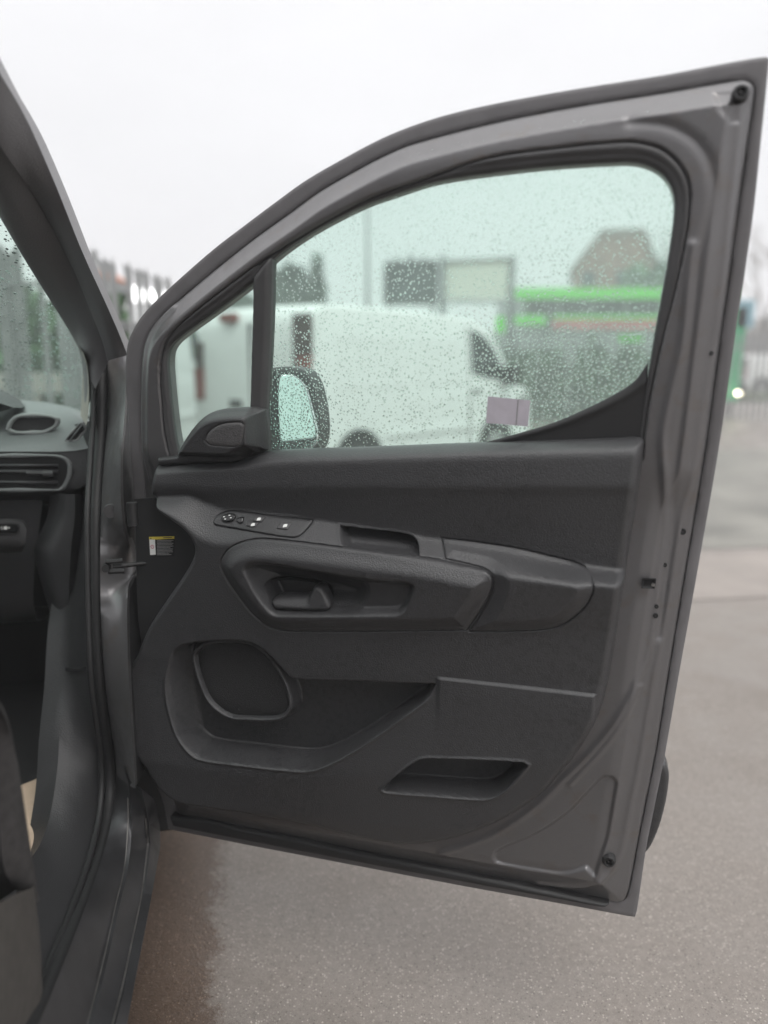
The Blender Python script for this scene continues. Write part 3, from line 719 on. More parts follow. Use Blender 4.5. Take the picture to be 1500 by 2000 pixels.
# ------------------------------------------------------------------ THE DOOR
C0 = Q([(330, 1618), (480, 1648), (700, 1690), (900, 1728), (1100, 1764), (1225, 1787), (1240, 1789), (1244, 1776), (1262, 1655), (1281, 1560), (1299, 1470), (1325, 1320), (1353, 1165), (1384, 990), (1409, 840), (1434, 665), (1456, 520), (1472, 405), (1486, 270), (1497, 165), (1502, 116), (1494, 112), (1400, 128), (1300, 147), (1200, 163), (1100, 179), (950, 207), (850, 232), (760, 265), (680, 306), (600, 352), (540, 395), (480, 440), (420, 486), (360, 538), (310, 584), (280, 616), (262, 644), (251, 672), (247, 716), (247, 760), (251, 800), (256, 880), (262, 960), (266, 1080), (270, 1200), (262, 1300), (266, 1400), (288, 1490), (318, 1560)], -0.045)
C1 = Q([(345, 1606), (480, 1633), (700, 1675), (900, 1712), (1100, 1748), (1205, 1768), (1222, 1766), (1230, 1745), (1250, 1640), (1283, 1475), (1305, 1340), (1332, 1175), (1360, 1010), (1384, 860), (1407, 690), (1430, 530), (1450, 380), (1466, 270), (1478, 185), (1478, 163), (1462, 150), (1440, 150), (1300, 174), (1125, 202), (950, 237), (800, 277), (750, 298), (700, 324), (620, 370), (560, 414), (500, 457), (440, 504), (370, 562), (310, 616), (288, 645), (276, 675), (271, 720), (270, 800), (272, 880), (278, 960), (282, 1080), (290, 1200), (284, 1300), (288, 1400), (308, 1490), (332, 1560)], -0.03)
WIN = Q([(350, 905), (338, 858), (330, 800), (324, 740), (322, 708), (325, 684), (340, 664), (420, 605), (497, 545), (527, 508), (600, 455), (700, 402), (760, 380), (850, 352), (1000, 330), (1100, 320), (1200, 314), (1240, 314), (1275, 324), (1300, 343), (1315, 370), (1319, 405), (1310, 480), (1293, 580), (1277, 670), (1262, 765), (1248, 870), (1240, 905), (900, 915), (500, 925)], 0.0)
crease1 = Q([(430, 530), (500, 478), (560, 440), (640, 386), (700, 350), (750, 327), (850, 297), (950, 274), (1050, 256), (1150, 240), (1230, 238)], 0.0, False)
crease2 = Q([(1230, 238), (1300, 246), (1350, 270), (1382, 310), (1394, 360), (1388, 420), (1366, 505), (1352, 633), (1337, 767), (1320, 900), (1313, 993), (1304, 1100), (1290, 1250)], 0.0, False)
ridge_b = Q([(1452, 190), (1440, 300), (1430, 400), (1413, 560), (1397, 673), (1373, 817), (1357, 923), (1335, 1010), (1322, 1100), (1300, 1220), (1284, 1300), (1258, 1456), (1237, 1560), (1222, 1638), (1206, 1690), (1175, 1721), (1128, 1742), (1050, 1740)], -0.005, False)
ridge_d = Q([(1352, 480), (1333, 667), (1310, 767), (1294, 850), (1299, 950), (1302, 1040), (1290, 1130), (1276, 1240), (1262, 1300), (1206, 1404), (1154, 1469), (1102, 1521), (1040, 1580), (960, 1632), (860, 1668)], 0.0, False)
ridge_e = Q([(1250, 1345), (1216, 1412), (1166, 1476), (1114, 1530)], 0.0, False)
ridge_h = Q([(330, 600), (305, 628), (286, 660), (280, 716), (277, 790), (279, 884), (290, 937)], -0.01, False)
STAMP = Q([(1177, 1513), (1196, 1515), (1208, 1529), (1206, 1552), (1198, 1600), (1190, 1645), (1180, 1672), (1166, 1715), (1158, 1716), (1144, 1700), (1102, 1713), (1050, 1708), (985, 1696), (966, 1690), (960, 1677), (964, 1664), (980, 1654), (1047, 1625), (1112, 1580), (1155, 1534)], 0.0)
corner_hump = Q([(1392, 170), (1420, 168), (1462, 170), (1468, 190), (1450, 240), (1425, 245), (1398, 215)], 0.0)
SEAL_O = Q([(330, 915), (316, 858), (308, 790), (304, 730), (307, 690), (322, 655), (360, 618), (420, 570), (500, 510), (560, 468), (640, 420), (720, 380), (800, 352), (950, 303), (1100, 281), (1200, 271), (1242, 271), (1290, 283), (1325, 310), (1346, 345), (1352, 390), (1346, 450), (1322, 567), (1297, 667), (1269, 800), (1260, 862), (1256, 900), (900, 915), (500, 925)], 0.012)
def shell_h(u, v, d):
    s0 = sdf(u, v, C0); s1 = -sdf(u, v, C1)                      # s1 > 0 inside the second line
    top = ss(v, 1.16, 1.24)
    h = np.full(u.shape, -0.050) + 0.006 * rnd(-s0, 0.006)
    h += 0.008 * ss(s1, -0.002, 0.004)
    h += (0.030 + 0.010 * top) * np.clip(s1 / (0.062 - 0.020 * top), 0, 1)
    h += 0.006 * ss(s1, 0.045, 0.085) * (1 - top)
    h -= 0.006 * np.exp(-(s1 / 0.0035) ** 2)
    h += -0.002 * np.exp(-(dist_line(u, v, crease1, False) / 0.014) ** 2)
    h += -0.003 * np.exp(-(dist_line(u, v, crease2, False) / 0.008) ** 2)
    h += 0.004 * np.exp(-(dist_line(u, v, ridge_b, False) / 0.007) ** 2)
    h += 0.004 * np.exp(-(dist_line(u, v, ridge_d, False) / 0.007) ** 2)
    h += 0.004 * np.exp(-(dist_line(u, v, ridge_e, False) / 0.006) ** 2)
    h += 0.006 * np.exp(-(dist_line(u, v, ridge_h, False) / 0.007) ** 2)
    h -= 0.022 * ss(-sdf(u, v, SEAL_O), 0.000, 0.004)            # the channel the rubber sits in
    h -= 0.0075 * ss(-sdf(u, v, STAMP), 0.0, 0.008)
    h -= 0.004 * ss(-sdf(u, v, corner_hump), 0.0, 0.008)
    return h
UNDER = Q([(560, 1010), (1180, 1010), (1170, 1160), (1140, 1290), (1110, 1400), (1060, 1490), (960, 1570), (860, 1605), (700, 1600), (560, 1572), (400, 1545), (330, 1510), (300, 1430), (285, 1340), (320, 1240), (420, 1180), (430, 1060)], 0.0)
door = relief('door', C0, shell_h, 'paint', van, 0.0026, (WIN, UNDER), 0.02)
door['label'] = 'open grey driver door with black inner trim and wet tinted window'

WIN_B = [(350, 905), (333, 858), (323, 800), (316, 740), (314, 704), (318, 676), (334, 655), (415, 596), (520, 505), (594, 446), (695, 392), (757, 370), (848, 342), (998, 320), (1100, 310), (1200, 304), (1244, 304), (1282, 315), (1308, 336), (1325, 366), (1329, 405), (1320, 480), (1303, 580), (1287, 670), (1272, 765), (1258, 870), (1250, 905), (900, 915), (500, 925)]
WIN_B = Q(WIN_B, -0.075)
outer_fn = lambda u, v, d: -0.072 - 0.030 * rnd(d, 0.12)
relief('outer_skin', C0, outer_fn, 'paint', door, 0.012, (WIN_B,), 0)
hem = []
for p in C0: hem.append(p)
hc = np.array(hem); n = len(hc)
A3 = W3(hc[:, 0], hc[:, 1], np.full(n, -0.052)); B3 = W3(hc[:, 0], hc[:, 1], np.full(n, -0.072))
mk('door_hem', np.concatenate([A3, B3]), [(i, (i+1) % n, n+(i+1) % n, n+i) for i in range(n)], 'paint', door)
M['flange'] = simple('edge_flange', (0.15, 0.145, 0.15), 0.45, var=0.1, scale=20)
relief('edge_flange', C0, lambda u, v, d: -0.0425 + 0.002 * rnd(d, 0.004) + 0.0*u, 'flange', door, 0.005, (C1,), 0.004)
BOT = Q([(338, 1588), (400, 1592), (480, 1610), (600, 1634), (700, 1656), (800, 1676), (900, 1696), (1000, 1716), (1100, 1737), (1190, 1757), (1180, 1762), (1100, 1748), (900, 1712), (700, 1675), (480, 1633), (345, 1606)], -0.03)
relief('bottom_shade_strip', BOT, lambda u, v, d: -0.018 + 0.008 * rnd(d, 0.008), 'rubber', door, 0.003, (), 0.02)  # dark strip added along the door bottom for the shade under the trim
RUB = Q([(1250, 1520), (1272, 1492), (1300, 1489), (1307, 1512), (1305, 1545), (1296, 1590), (1283, 1630), (1266, 1662), (1248, 1672), (1236, 1640)], -0.07)
relief('rub_strip', RUB, lambda u, v, d: -0.078 + 0.012 * rnd(d, 0.008), 'plastic', door, 0.003, (), 0.03)

# ---- window furniture
def seal_h(u, v, d):
    sw = -sdf(u, v, SEAL_O); w_in = sdf(u, v, WIN)
    h = -0.006 + 0.010 * rnd(sw, 0.010)
    h -= 0.005 * ss(0.016 - w_in, 0.0, 0.008)
    h -= 0.006 * ss(0.004 - w_in, 0.0, 0.004)
    return h
relief('window_seal', SEAL_O, seal_h, 'seal_grey', door, 0.0028, (WIN,), 0.012)
GL = WIN + 0.0
mull_px = [(500, 535), (530, 500), (528, 600), (524, 700), (519, 800), (514, 905), (478, 905), (488, 800), (491, 700), (494, 600), (495, 545)]
relief('window_bar', Q(mull_px, 0.0), lambda u, v, d: -0.004 + 0.012 * rnd(d, 0.010), 'seal_grey', door, 0.003, (), 0.02)
MAIN = Q([(512, 930), (518, 800), (522, 700), (526, 600), (526, 500), (600, 447), (700, 394), (760, 372), (850, 344), (1000, 322), (1100, 312), (1200, 306), (1245, 306), (1285, 316), (1308, 336), (1323, 365), (1327, 405), (1318, 480), (1301, 580), (1285, 670), (1270, 765), (1256, 870), (1248, 925)], -0.014, True, 4)
QUART = Q([(350, 930), (332, 858), (322, 800), (316, 740), (314, 708), (317, 680), (334, 658), (415, 598), (500, 535), (500, 600), (496, 700), (492, 800), (486, 930)], -0.014, True, 4)
relief('window_glass', MAIN, lambda u, v, d: np.full(u.shape, -0.014), 'glass', door, 0.02, (), 0)
relief('quarter_glass', QUART, lambda u, v, d: np.full(u.shape, -0.014), 'glass', door, 0.02, (), 0)
FILL = Q([(880, 890), (905, 876), (925, 870), (1000, 850), (1080, 826), (1150, 796), (1210, 765), (1242, 742), (1266, 708), (1262, 800), (1252, 890)], -0.01)
fill_r = Q([(925, 872), (1050, 842), (1150, 808), (1225, 772), (1268, 740)], -0.01, False)
relief('window_corner_trim', FILL, lambda u, v, d: -0.012 + 0.004 * rnd(d, 0.006) + 0.003 * np.exp(-(dist_line(u, v, fill_r, False) / 0.006) ** 2), 'rubber', door, 0.003, (), 0.004)

def drops(name, n_try, poly, place, parent, rmin, rmax, dens, tall=None):
    lo, hi = poly.min(0), poly.max(0)
    c = rng.uniform(lo, hi, (n_try, 2)); s = sdf(c[:, 0], c[:, 1], poly)
    c = c[s < -0.004]
    r = rmin + (rmax - rmin) * rng.random(len(c)) ** 2.6
    kt = np.ones(len(c)) if tall is None else tall(c[:, 0], c[:, 1])
    r = r * (1.0 + 0.40 * kt) if tall is not None else r
    if tall is not None: sel = rng.random(len(c)) < 0.30 + 0.70*kt; c, r, kt = c[sel], r[sel], kt[sel]
    g = {}; keep = []
    cs_ = 0.006
    for k, (p, rr) in enumerate(zip(c, r)):
        a, b = int(p[0] // cs_), int(p[1] // cs_); ok = True
        for i in (a-1, a, a+1):
            for j in (b-1, b, b+1):
                for q in g.get((i, j), ()):
                    if (c[q][0]-p[0])**2 + (c[q][1]-p[1])**2 < ((r[q] + rr) * dens) ** 2: ok = False; break
                if not ok: break
            if not ok: break
        if ok: g.setdefault((a, b), []).append(k); keep.append(k)
    c, r, kt = c[keep], r[keep], kt[keep]; m = len(c); seg = 8
    th = np.arange(seg) * 2*math.pi/seg
    rings = [(1.0, 0.0), (0.80, 0.16), (0.45, 0.31)]
    T = [[rr*np.cos(th), rr*np.sin(th), np.full(seg, hh)] for rr, hh in rings]
    tv = np.concatenate([np.stack(x, 1) for x in T] + [np.array([[0, 0, 0.36]])] + [np.stack([np.cos(th), np.sin(th), 0*th], 1)])
    tf = []
    for q in range(2):
        for k in range(seg):
            a, b, cc_, d_ = q*seg+k, q*seg+(k+1) % seg, (q+1)*seg+(k+1) % seg, (q+1)*seg+k
            tf += [(a, b, cc_), (a, cc_, d_)]
    for k in range(seg): tf.append((2*seg+k, 2*seg+(k+1) % seg, 3*seg))
    for k in range(1, seg-1): tf.append((3*seg+1, 3*seg+1+k+1, 3*seg+1+k))
    tf = np.array(tf, np.int32)
    ex = 1 + 0.25*(rng.random(m) - 0.5); ey = 1 + 0.35*(rng.random(m) - 0.35)
    uu = c[:, 0, None] + r[:, None]*ex[:, None]*tv[None, :, 0]; vv = c[:, 1, None] + r[:, None]*ey[:, None]*tv[None, :, 1]
    hh = (r*(0.95 + 0.35*kt))[:, None]*tv[None, :, 2]
    P = place(uu, vv, hh).reshape(-1, 3)
    F = (tf[None] + (np.arange(m)*len(tv))[:, None, None]).reshape(-1, 3)
    return mk(name, P, F, 'water', parent), m
# drops stand on the outside of the glass (away from the cabin)
uA, vA = UV(950, 640, -.014); uM, vM = UV(640, 720, -.014)
def tall(u, v):
    return np.maximum(ss(u, uA - .05, uA + .03) * ss(vA - v, -.03, .03), ss(uM - u, -.01, .02) * ss(vM - v, -.08, .01))
o, nd = drops('raindrop', 34000, MAIN, lambda u, v, h: W3(u, v, -0.0145 - h), door, 0.0010, 0.0021, 1.06, tall)
o.data.flip_normals(); o['kind'] = 'stuff'
BAND = Q([(760, 305), (950, 258), (1150, 226), (1300, 206), (1385, 214), (1388, 320), (1368, 330), (1345, 285), (1300, 262), (1200, 252), (950, 284), (780, 338)], -0.005)
ob_, nb_ = drops('rain_bead', 420, BAND, lambda u, v, h: W3(u, v, shell_h(u, v, u) + 0.0004 + h), door, 0.0007, 0.0019, 1.5)
ob_['kind'] = 'stuff'
STK = [(953, 774), (1036, 782), (1031, 833), (949, 826)]
relief('window_sticker', Q(STK, -0.013, True, 3, 30), lambda u, v, d: np.full(u.shape, -0.0125), 'paper', door, 0.004, (), 0.0006)
fold = Q([(1012, 781), (1008, 830)], -0.012, False)
fa = W3(fold[:, 0], fold[:, 1], np.full(len(fold), -0.0118)); 
mk('sticker_fold', np.concatenate([fa - DU*0.0008, fa + DU*0.0008]), [(i, i+1, len(fa)+i+1, len(fa)+i) for i in range(len(fa)-1)], 'grey_print', door)

# ---- door mirror outside the glass
MO = [(490, 790), (500, 740), (518, 722), (552, 716), (576, 718), (594, 726), (608, 748), (616, 775), (622, 810), (624, 845), (621, 868), (612, 884), (590, 895), (540, 902), (500, 902)]
mw = -0.17
mc = UV(580, 805, mw)
def Qm(pts):
    out = []
    for x, y in pts:
        w = mw
        for _ in range(8):
            u, v = UV(x, y, w); w = mw - 0.7*(u - mc[0]) - 0.2*(v - mc[1])
        out.append((u, v))
    return catmull(out, True, 5, 48)
MOq = Qm(MO)
relief('mirror_housing', MOq, lambda u, v, d: mw - 0.008 + 0.014 * rnd(d, 0.018) - 0.7*(u - mc[0]) - 0.2*(v - mc[1]), 'plastic_dark', door, 0.004, (), 0.06)
MGp = [(547, 738), (556, 731), (568, 730), (585, 738), (600, 755), (610, 785), (617, 815), (622, 840), (622, 862), (612, 874), (590, 884), (550, 884), (545, 820), (544, 770)]
MGq = Qm(MGp)
def mir_h(u, v, d): return mw + 0.0075 + 0.002 * rnd(d, 0.004) - 0.7*(u - mc[0]) - 0.2*(v - mc[1])
relief('mirror_glass', MGq, mir_h, 'mirror', door, 0.004, (), 0.004)

# ---- moulded trim panel: base relief from lines running along the door
TL = {
 't0': ([(280, 905), (300, 908), (480, 888), (515, 884), (700, 877), (940, 868), (1255, 858)], .026, .024),
 't1': ([(280, 914), (480, 898), (515, 893), (700, 886), (940, 877), (1255, 868)], .034, .037),
 't2': ([(280, 925), (480, 914), (515, 908), (700, 903), (940, 896), (1255, 888)], .042, .046),
 't3': ([(285, 945), (340, 948), (370, 950), (400, 953), (700, 952), (940, 953), (1240, 952)], .046, .052),
 't3b': ([(287, 962), (340, 960), (370, 958), (400, 963), (700, 964), (940, 965), (1240, 966)], .044, .047),
 't4': ([(288, 973), (340, 970), (370, 966), (400, 980), (440, 994), (500, 1000), (560, 1007), (640, 1020), (750, 1039), (850, 1054), (1000, 1079), (1060, 1092), (1130, 1106), (1210, 1120)], .036, .030),
 't5': ([(288, 990), (340, 1014), (388, 1052), (430, 1064), (500, 1056), (533, 1056), (750, 1082), (920, 1112), (1050, 1128), (1150, 1138), (1210, 1140)], .076, .082),
 't6': ([(288, 1030), (388, 1080), (430, 1085), (533, 1085), (750, 1112), (920, 1142), (1050, 1152), (1150, 1160), (1210, 1165)], .073, .078),
 't7': ([(260, 1240), (500, 1242), (800, 1240), (1190, 1238)], .056, .060),
 't8': ([(250, 1320), (560, 1326), (850, 1336), (1175, 1336)], .050, .052),
 't9': ([(250, 1480), (560, 1520), (850, 1500), (1130, 1480)], .060, .056),
 't10': ([(270, 1570), (560, 1590), (850, 1620), (1130, 1600)], .046, .042),
 't11': ([(270, 1640), (560, 1650), (850, 1690), (1130, 1660)], .020, .020),
}
bs = 0.003
TRIM = Q([(297, 911), (340, 905), (470, 897), (515, 885), (700, 878), (940, 869), (1200, 860), (1252, 858), (1260, 864), (1257, 895), (1250, 950), (1241, 1010), (1230, 1080), (1219, 1150), (1208, 1225), (1196, 1300), (1186, 1350), (1175, 1390), (1155, 1432), (1112, 1496), (1047, 1565), (960, 1619), (873, 1650), (787, 1660), (700, 1647), (620, 1624), (550, 1608), (430, 1588), (350, 1572), (312, 1542), (288, 1500), (268, 1462), (250, 1392), (244, 1335), (250, 1306), (266, 1276), (290, 1222), (330, 1162), (362, 1117), (381, 1085), (387, 1063), (376, 1040), (347, 1017), (320, 998), (303, 978), (289, 970), (292, 940)], 0.035)
lo = TRIM.min(0) - 0.02; hi = TRIM.max(0) + 0.02
BU, BV = np.meshgrid(np.arange(lo[0], hi[0], bs), np.arange(lo[1], hi[1], bs))
keys = list(TL)
lines = []
for k in keys:
    p, ha, hb = TL[k]; q = catmull([UV(x, y, (ha + hb) / 2) for x, y in p], False, 6, 90)
    o_ = np.argsort(q[:, 0]); vv_ = np.interp(BU[0], q[o_, 0], q[o_, 1])
    hh_ = np.interp(BU[0], [q[o_[0], 0], q[o_[-1], 0]], [ha, hb]); lines.append((vv_, hh_))
BH = np.zeros_like(BU)
VL = np.stack([l[0] for l in lines]); HL = np.stack([l[1] for l in lines])
for i in range(1, len(keys)): VL[i] = np.minimum(VL[i], VL[i-1] - 0.001)
for c in range(BU.shape[1]):
    BH[:, c] = np.interp(BV[:, c], VL[::-1, c], HL[::-1, c])
BHs = blur(BH, 1.5)
BHs2 = blur(BH, 4.0)
mixb = ss(BV, 1.02, 0.98) if False else 0
def base_h(u, v):
    x = np.clip((u - BU[0, 0]) / bs, 0, BU.shape[1] - 1.001); y = np.clip((v - BV[0, 0]) / bs, 0, BU.shape[0] - 1.001)
    i = x.astype(int); j = y.astype(int); a = x - i; b = y - j
    return (BHs[j, i]*(1-a)*(1-b) + BHs[j, i+1]*a*(1-b) + BHs[j+1, i]*(1-a)*b + BHs[j+1, i+1]*a*b)

POCKET = Q([(328, 1290), (340, 1268), (362, 1256), (420, 1250), (490, 1253), (530, 1282), (556, 1312), (572, 1325), (700, 1330), (853, 1336), (836, 1366), (790, 1400), (710, 1456), (650, 1490), (614, 1503), (582, 1505), (470, 1493), (390, 1481), (366, 1464), (346, 1436), (330, 1392), (321, 1340)], 0.055)
SPK = Q([(378, 1285), (388, 1268), (410, 1258), (440, 1255), (490, 1260), (522, 1285), (548, 1322), (561, 1355), (563, 1385), (548, 1402), (520, 1406), (480, 1405), (446, 1401), (412, 1377), (392, 1340)], 0.035)
SLOT = Q([(743, 1543), (756, 1529), (780, 1508), (808, 1488), (826, 1480), (870, 1480), (1021, 1487), (1033, 1494), (1024, 1506), (1004, 1530), (984, 1549), (960, 1562), (934, 1565), (850, 1558), (752, 1549)], 0.055)
STOR = Q([(655, 1031), (700, 1037), (780, 1047), (802, 1054), (815, 1067), (823, 1086), (760, 1079), (676, 1069), (664, 1050)], 0.06)
ARM = Q([(427, 1106), (431, 1090), (446, 1072), (470, 1060), (500, 1054), (533, 1055), (583, 1060), (750, 1081), (828, 1091), (920, 1109), (948, 1116), (960, 1127), (962, 1140), (955, 1166), (938, 1196), (908, 1238), (700, 1241), (583, 1241), (543, 1239), (513, 1230), (483, 1203), (455, 1164), (432, 1124)], 0.08)
REAR = Q([(852, 1061), (900, 1066), (1000, 1081), (1060, 1095), (1125, 1112), (1150, 1126), (1159, 1144), (1156, 1162), (1144, 1184), (1118, 1211), (1085, 1230), (1050, 1236), (985, 1239), (912, 1239), (942, 1196), (958, 1166), (966, 1140), (963, 1124), (950, 1113), (920, 1105), (868, 1094)], 0.075)
SWP = Q([(413, 1019), (417, 1011), (429, 1005), (446, 1003), (511, 1011), (602, 1021), (601, 1026), (592, 1040), (584, 1046), (573, 1047), (503, 1038), (429, 1028), (416, 1024)], 0.06)
line_low = Q([(853, 1337), (1000, 1338), (1158, 1339)], 0.05, False)
def trim_h(u, v, d):
    h = base_h(u, v)
    h = 0.004 + (h - 0.004) * rnd(d, 0.020)                       # the edge rolls back to the metal
    # lower right: the panel below the line stands proud, catching light along its top edge
    below = ss(UV(1000, 1338, .05)[1] - v, -0.0015, 0.0015) * ss(u, UV(850, 1338, .05)[0], UV(862, 1338, .05)[0]) * ss(UV(1166, 1338, .05)[0] - u, 0, 0.006)
    fall = ss(v, UV(1000, 1460, .05)[1], UV(1000, 1338, .05)[1])
    h += 0.006 * below * fall
    # door pocket behind its wall
    sp = -sdf(u, v, POCKET)
    uw = UV(345, 1400, .05)[0]
    left = ss(u, uw + 0.03, uw - 0.02)
    depth = 0.058 * (ss(sp, 0, 0.014) * (1 - left) + ss(sp, 0.0, 0.045) * left)
    vt_, vb_ = UV(500, 1290, .05)[1], UV(500, 1480, .05)[1]
    depth *= 0.75 + 0.5 * np.clip((vt_ - v) / (vt_ - vb_), 0, 1)
    h -= depth
    h += 0.0035 * np.exp(-((sp - 0.0) / 0.0035) ** 2) * ss(UV(500, 1335, .05)[1] - v, -0.03, 0.02)
    # speaker ring
    s = sdf(u, v, SPK)
    k = 1 - ss(s, 0.003, 0.015)
    h = np.where((s >= 0) & (s < 0.03), h * (1 - k) + np.maximum(h, 0.034) * k, h)
    h = np.where(s < 0.0, 0.034 - 0.018 * ss(-s, 0, 0.007), h)
    # lower slot and the storage tray on the ledge
    sl = -sdf(u, v, SLOT); h -= 0.060 * ss(sl, 0, 0.012); h += 0.003 * np.exp(-(sl / 0.003) ** 2)
    sr = -sdf(u, v, STOR); h -= 0.040 * ss(sr, 0, 0.004); h += 0.0015 * np.exp(-(sr / 0.004) ** 2)
    # seats for the armrest mouldings and the switch plate
    for P_ in (ARM, REAR): h -= 0.006 * ss(-sdf(u, v, P_), -0.0012, 0.001)
    h -= 0.004 * ss(-sdf(u, v, SWP), -0.002, 0.001)
    h -= 0.075 * ss(-sdf(u, v, ARM), 0.008, 0.016)                # open behind the grip
    return h
trim = relief('trim_panel', TRIM, trim_h, 'plastic', door, 0.002, (), 0.02)

RECESS = Q([(480, 1114), (484, 1103), (496, 1098), (540, 1101), (640, 1118), (740, 1133), (795, 1136), (808, 1143), (808, 1152), (800, 1172), (790, 1190), (776, 1200), (740, 1202), (545, 1203), (530, 1199), (515, 1183), (497, 1155)], 0.085)
LENS = Q([(640, 1112), (690, 1128), (715, 1134), (722, 1150), (718, 1170), (706, 1190), (690, 1200), (660, 1203), (560, 1203), (530, 1199), (500, 1155), (484, 1110), (500, 1098)], 0.07)
BOWL = Q([(518, 1140), (524, 1135), (560, 1134), (620, 1142), (634, 1150), (648, 1180), (645, 1189), (636, 1191), (546, 1188), (536, 1180)], 0.055)
def arm_h(u, v, d):
    h = base_h(u, v) - 0.004 + 0.006 * rnd(d, 0.004)
    h += 0.018 * ss(d, 0.0, 0.036)
    s = -sdf(u, v, RECESS)
    h -= 0.022 * ss(s, -0.004, 0.012)
    sl = -sdf(u, v, LENS)
    h -= 0.038 * ss(np.minimum(s, sl), 0.001, 0.040) + 0.003 * ss(np.minimum(s, sl), 0.0, 0.002)
    h -= 0.034 * ss(-sdf(u, v, BOWL), -0.001, 0.006)
    return h
arm = relief('armrest', ARM, arm_h, 'plastic', door, 0.002, (), 0.014)
def rear_h(u, v, d):
    h = base_h(u, v) - 0.004 + 0.006 * rnd(d, 0.004)
    h += 0.012 * ss(d, 0.0, 0.030)
    return h
relief('armrest_end', REAR, rear_h, 'plastic', door, 0.0022, (), 0.014)

# interior handle
relief('handle_bowl', BOWL, lambda u, v, d: 0.040 - 0.024 * ss(d, 0, 0.010), 'plastic_dark', door, 0.002, (), 0.004)
LEV = Q([(532, 1172), (540, 1165), (560, 1163), (594, 1163), (606, 1157), (615, 1144), (624, 1143), (632, 1149), (641, 1164), (649, 1181), (646, 1189), (636, 1191), (544, 1188), (535, 1180)], 0.060)
lv0 = UV(590, 1166, .068)[1]; lv1 = UV(590, 1188, .068)[1]
relief('door_handle', LEV, lambda u, v, d: 0.054 + 0.012 * rnd(d, 0.008) + 0.006 * ss(v, lv0 + .03, lv1) - 0.010 * ss(v, lv1, lv0) * ss(u, UV(612, 1166, .068)[0], UV(596, 1166, .068)[0]), 'plastic', door, 0.0016, (), 0.014)

# switch plate with mirror knob, rockers and their printed symbols
relief('switch_plate', SWP, lambda u, v, d: base_h(u, v) + 0.001 + 0.0035 * rnd(d, 0.004), 'plastic_dark', door, 0.0018, (), 0.008)
def pin(px, py, w=0.06):
    u, v = UV(px, py, w); return u, v
def bh(u, v): return float(base_h(np.array([u]), np.array([v]))[0])
def on_ledge(pts, rise, name, mat, edge=0.002, step=0.0012, skirt=0.004):
    return relief(name, Q(pts, 0.06, True, 3, 40), lambda u, v, d: base_h(u, v) + rise + edge * rnd(d, 0.002), mat, door, step, (), skirt)
ku, kv = pin(441, 1012.5)
on_ledge([(427.5, 1013), (431, 1008), (440, 1005.5), (450, 1006.5), (455.5, 1011), (453, 1017), (444, 1020), (433, 1019)], 0.006, 'mirror_knob', 'gloss_black', 0.004)
for (x, y) in ((434.5, 1010.5), (444, 1008), (448, 1012.5), (438, 1014.5)):
    on_ledge([(x-1.6, y-.8), (x+1.6, y-.8), (x+1.6, y+.8), (x-1.6, y+.8)], 0.0115, 'arrow_mark', 'white_print', 0.0002, 0.0008, 0.0004)
on_ledge([(458, 1014), (466, 1011.5), (471, 1013), (472, 1021), (466, 1023), (459, 1019)], 0.006, 'mirror_selector', 'gloss_black', 0.003)
for pts in ([(483, 1020), (503, 1022), (500, 1029), (480, 1027)], [(493, 1011), (512, 1013), (508, 1021), (490, 1019)], [(545, 1021), (567, 1023.5), (562, 1034), (541, 1031.5)]):
    on_ledge(pts, 0.0055, 'window_switch', 'seal_grey', 0.0025)
for (x, y) in ((494, 1025), (502, 1016), (556, 1027.5)):
    on_ledge([(x-3.6, y-1.8), (x-1, y-3), (x+3.4, y-2.6), (x+3.4, y+1.6), (x-3.6, y+2.2)], 0.0085, 'window_symbol', 'white_print', 0.0002, 0.0008, 0.0004)

# speaker grilles
relief('speaker_grille', SPK, lambda u, v, d: 0.020 + 0.006 * rnd(d, 0.03) + 0.0*u, 'grille', door, 0.003, (), 0.004)
SAIL = Q([(297, 911), (298, 897), (336, 893), (348, 866), (370, 834), (396, 810), (430, 799), (488, 797), (502, 802), (507, 850), (508, 884), (478, 890), (466, 899), (443, 906), (380, 909)], 0.045)
sv0 = UV(400, 893, .05)[1]; su1 = UV(478, 850, .05)[0]
TW = Q([(397, 861), (400, 852), (409, 840), (424, 831), (440, 827), (466, 826), (473, 831), (472, 846), (468, 866), (460, 873), (430, 872), (405, 869)], 0.07)
def sail_h(u, v, d):
    h = 0.020 + 0.010 * rnd(d, 0.006)
    up_ = ss(v, sv0 - 0.002, sv0 + 0.010)
    h += 0.034 * up_ * ss(d, 0.0, 0.022)
    h -= 0.016 * ss(u, su1 + 0.004, su1 + 0.018) * up_
    h -= 0.004 * ss(-sdf(u, v, TW), -0.002, 0.002)
    return h
relief('sail_panel', SAIL, sail_h, 'plastic_dark', door, 0.002, (), 0.012)
relief('tweeter_grille', TW, lambda u, v, d: 0.0622 + 0.003 * rnd(d, 0.008), 'tweeter', door, 0.002, (), 0.006)

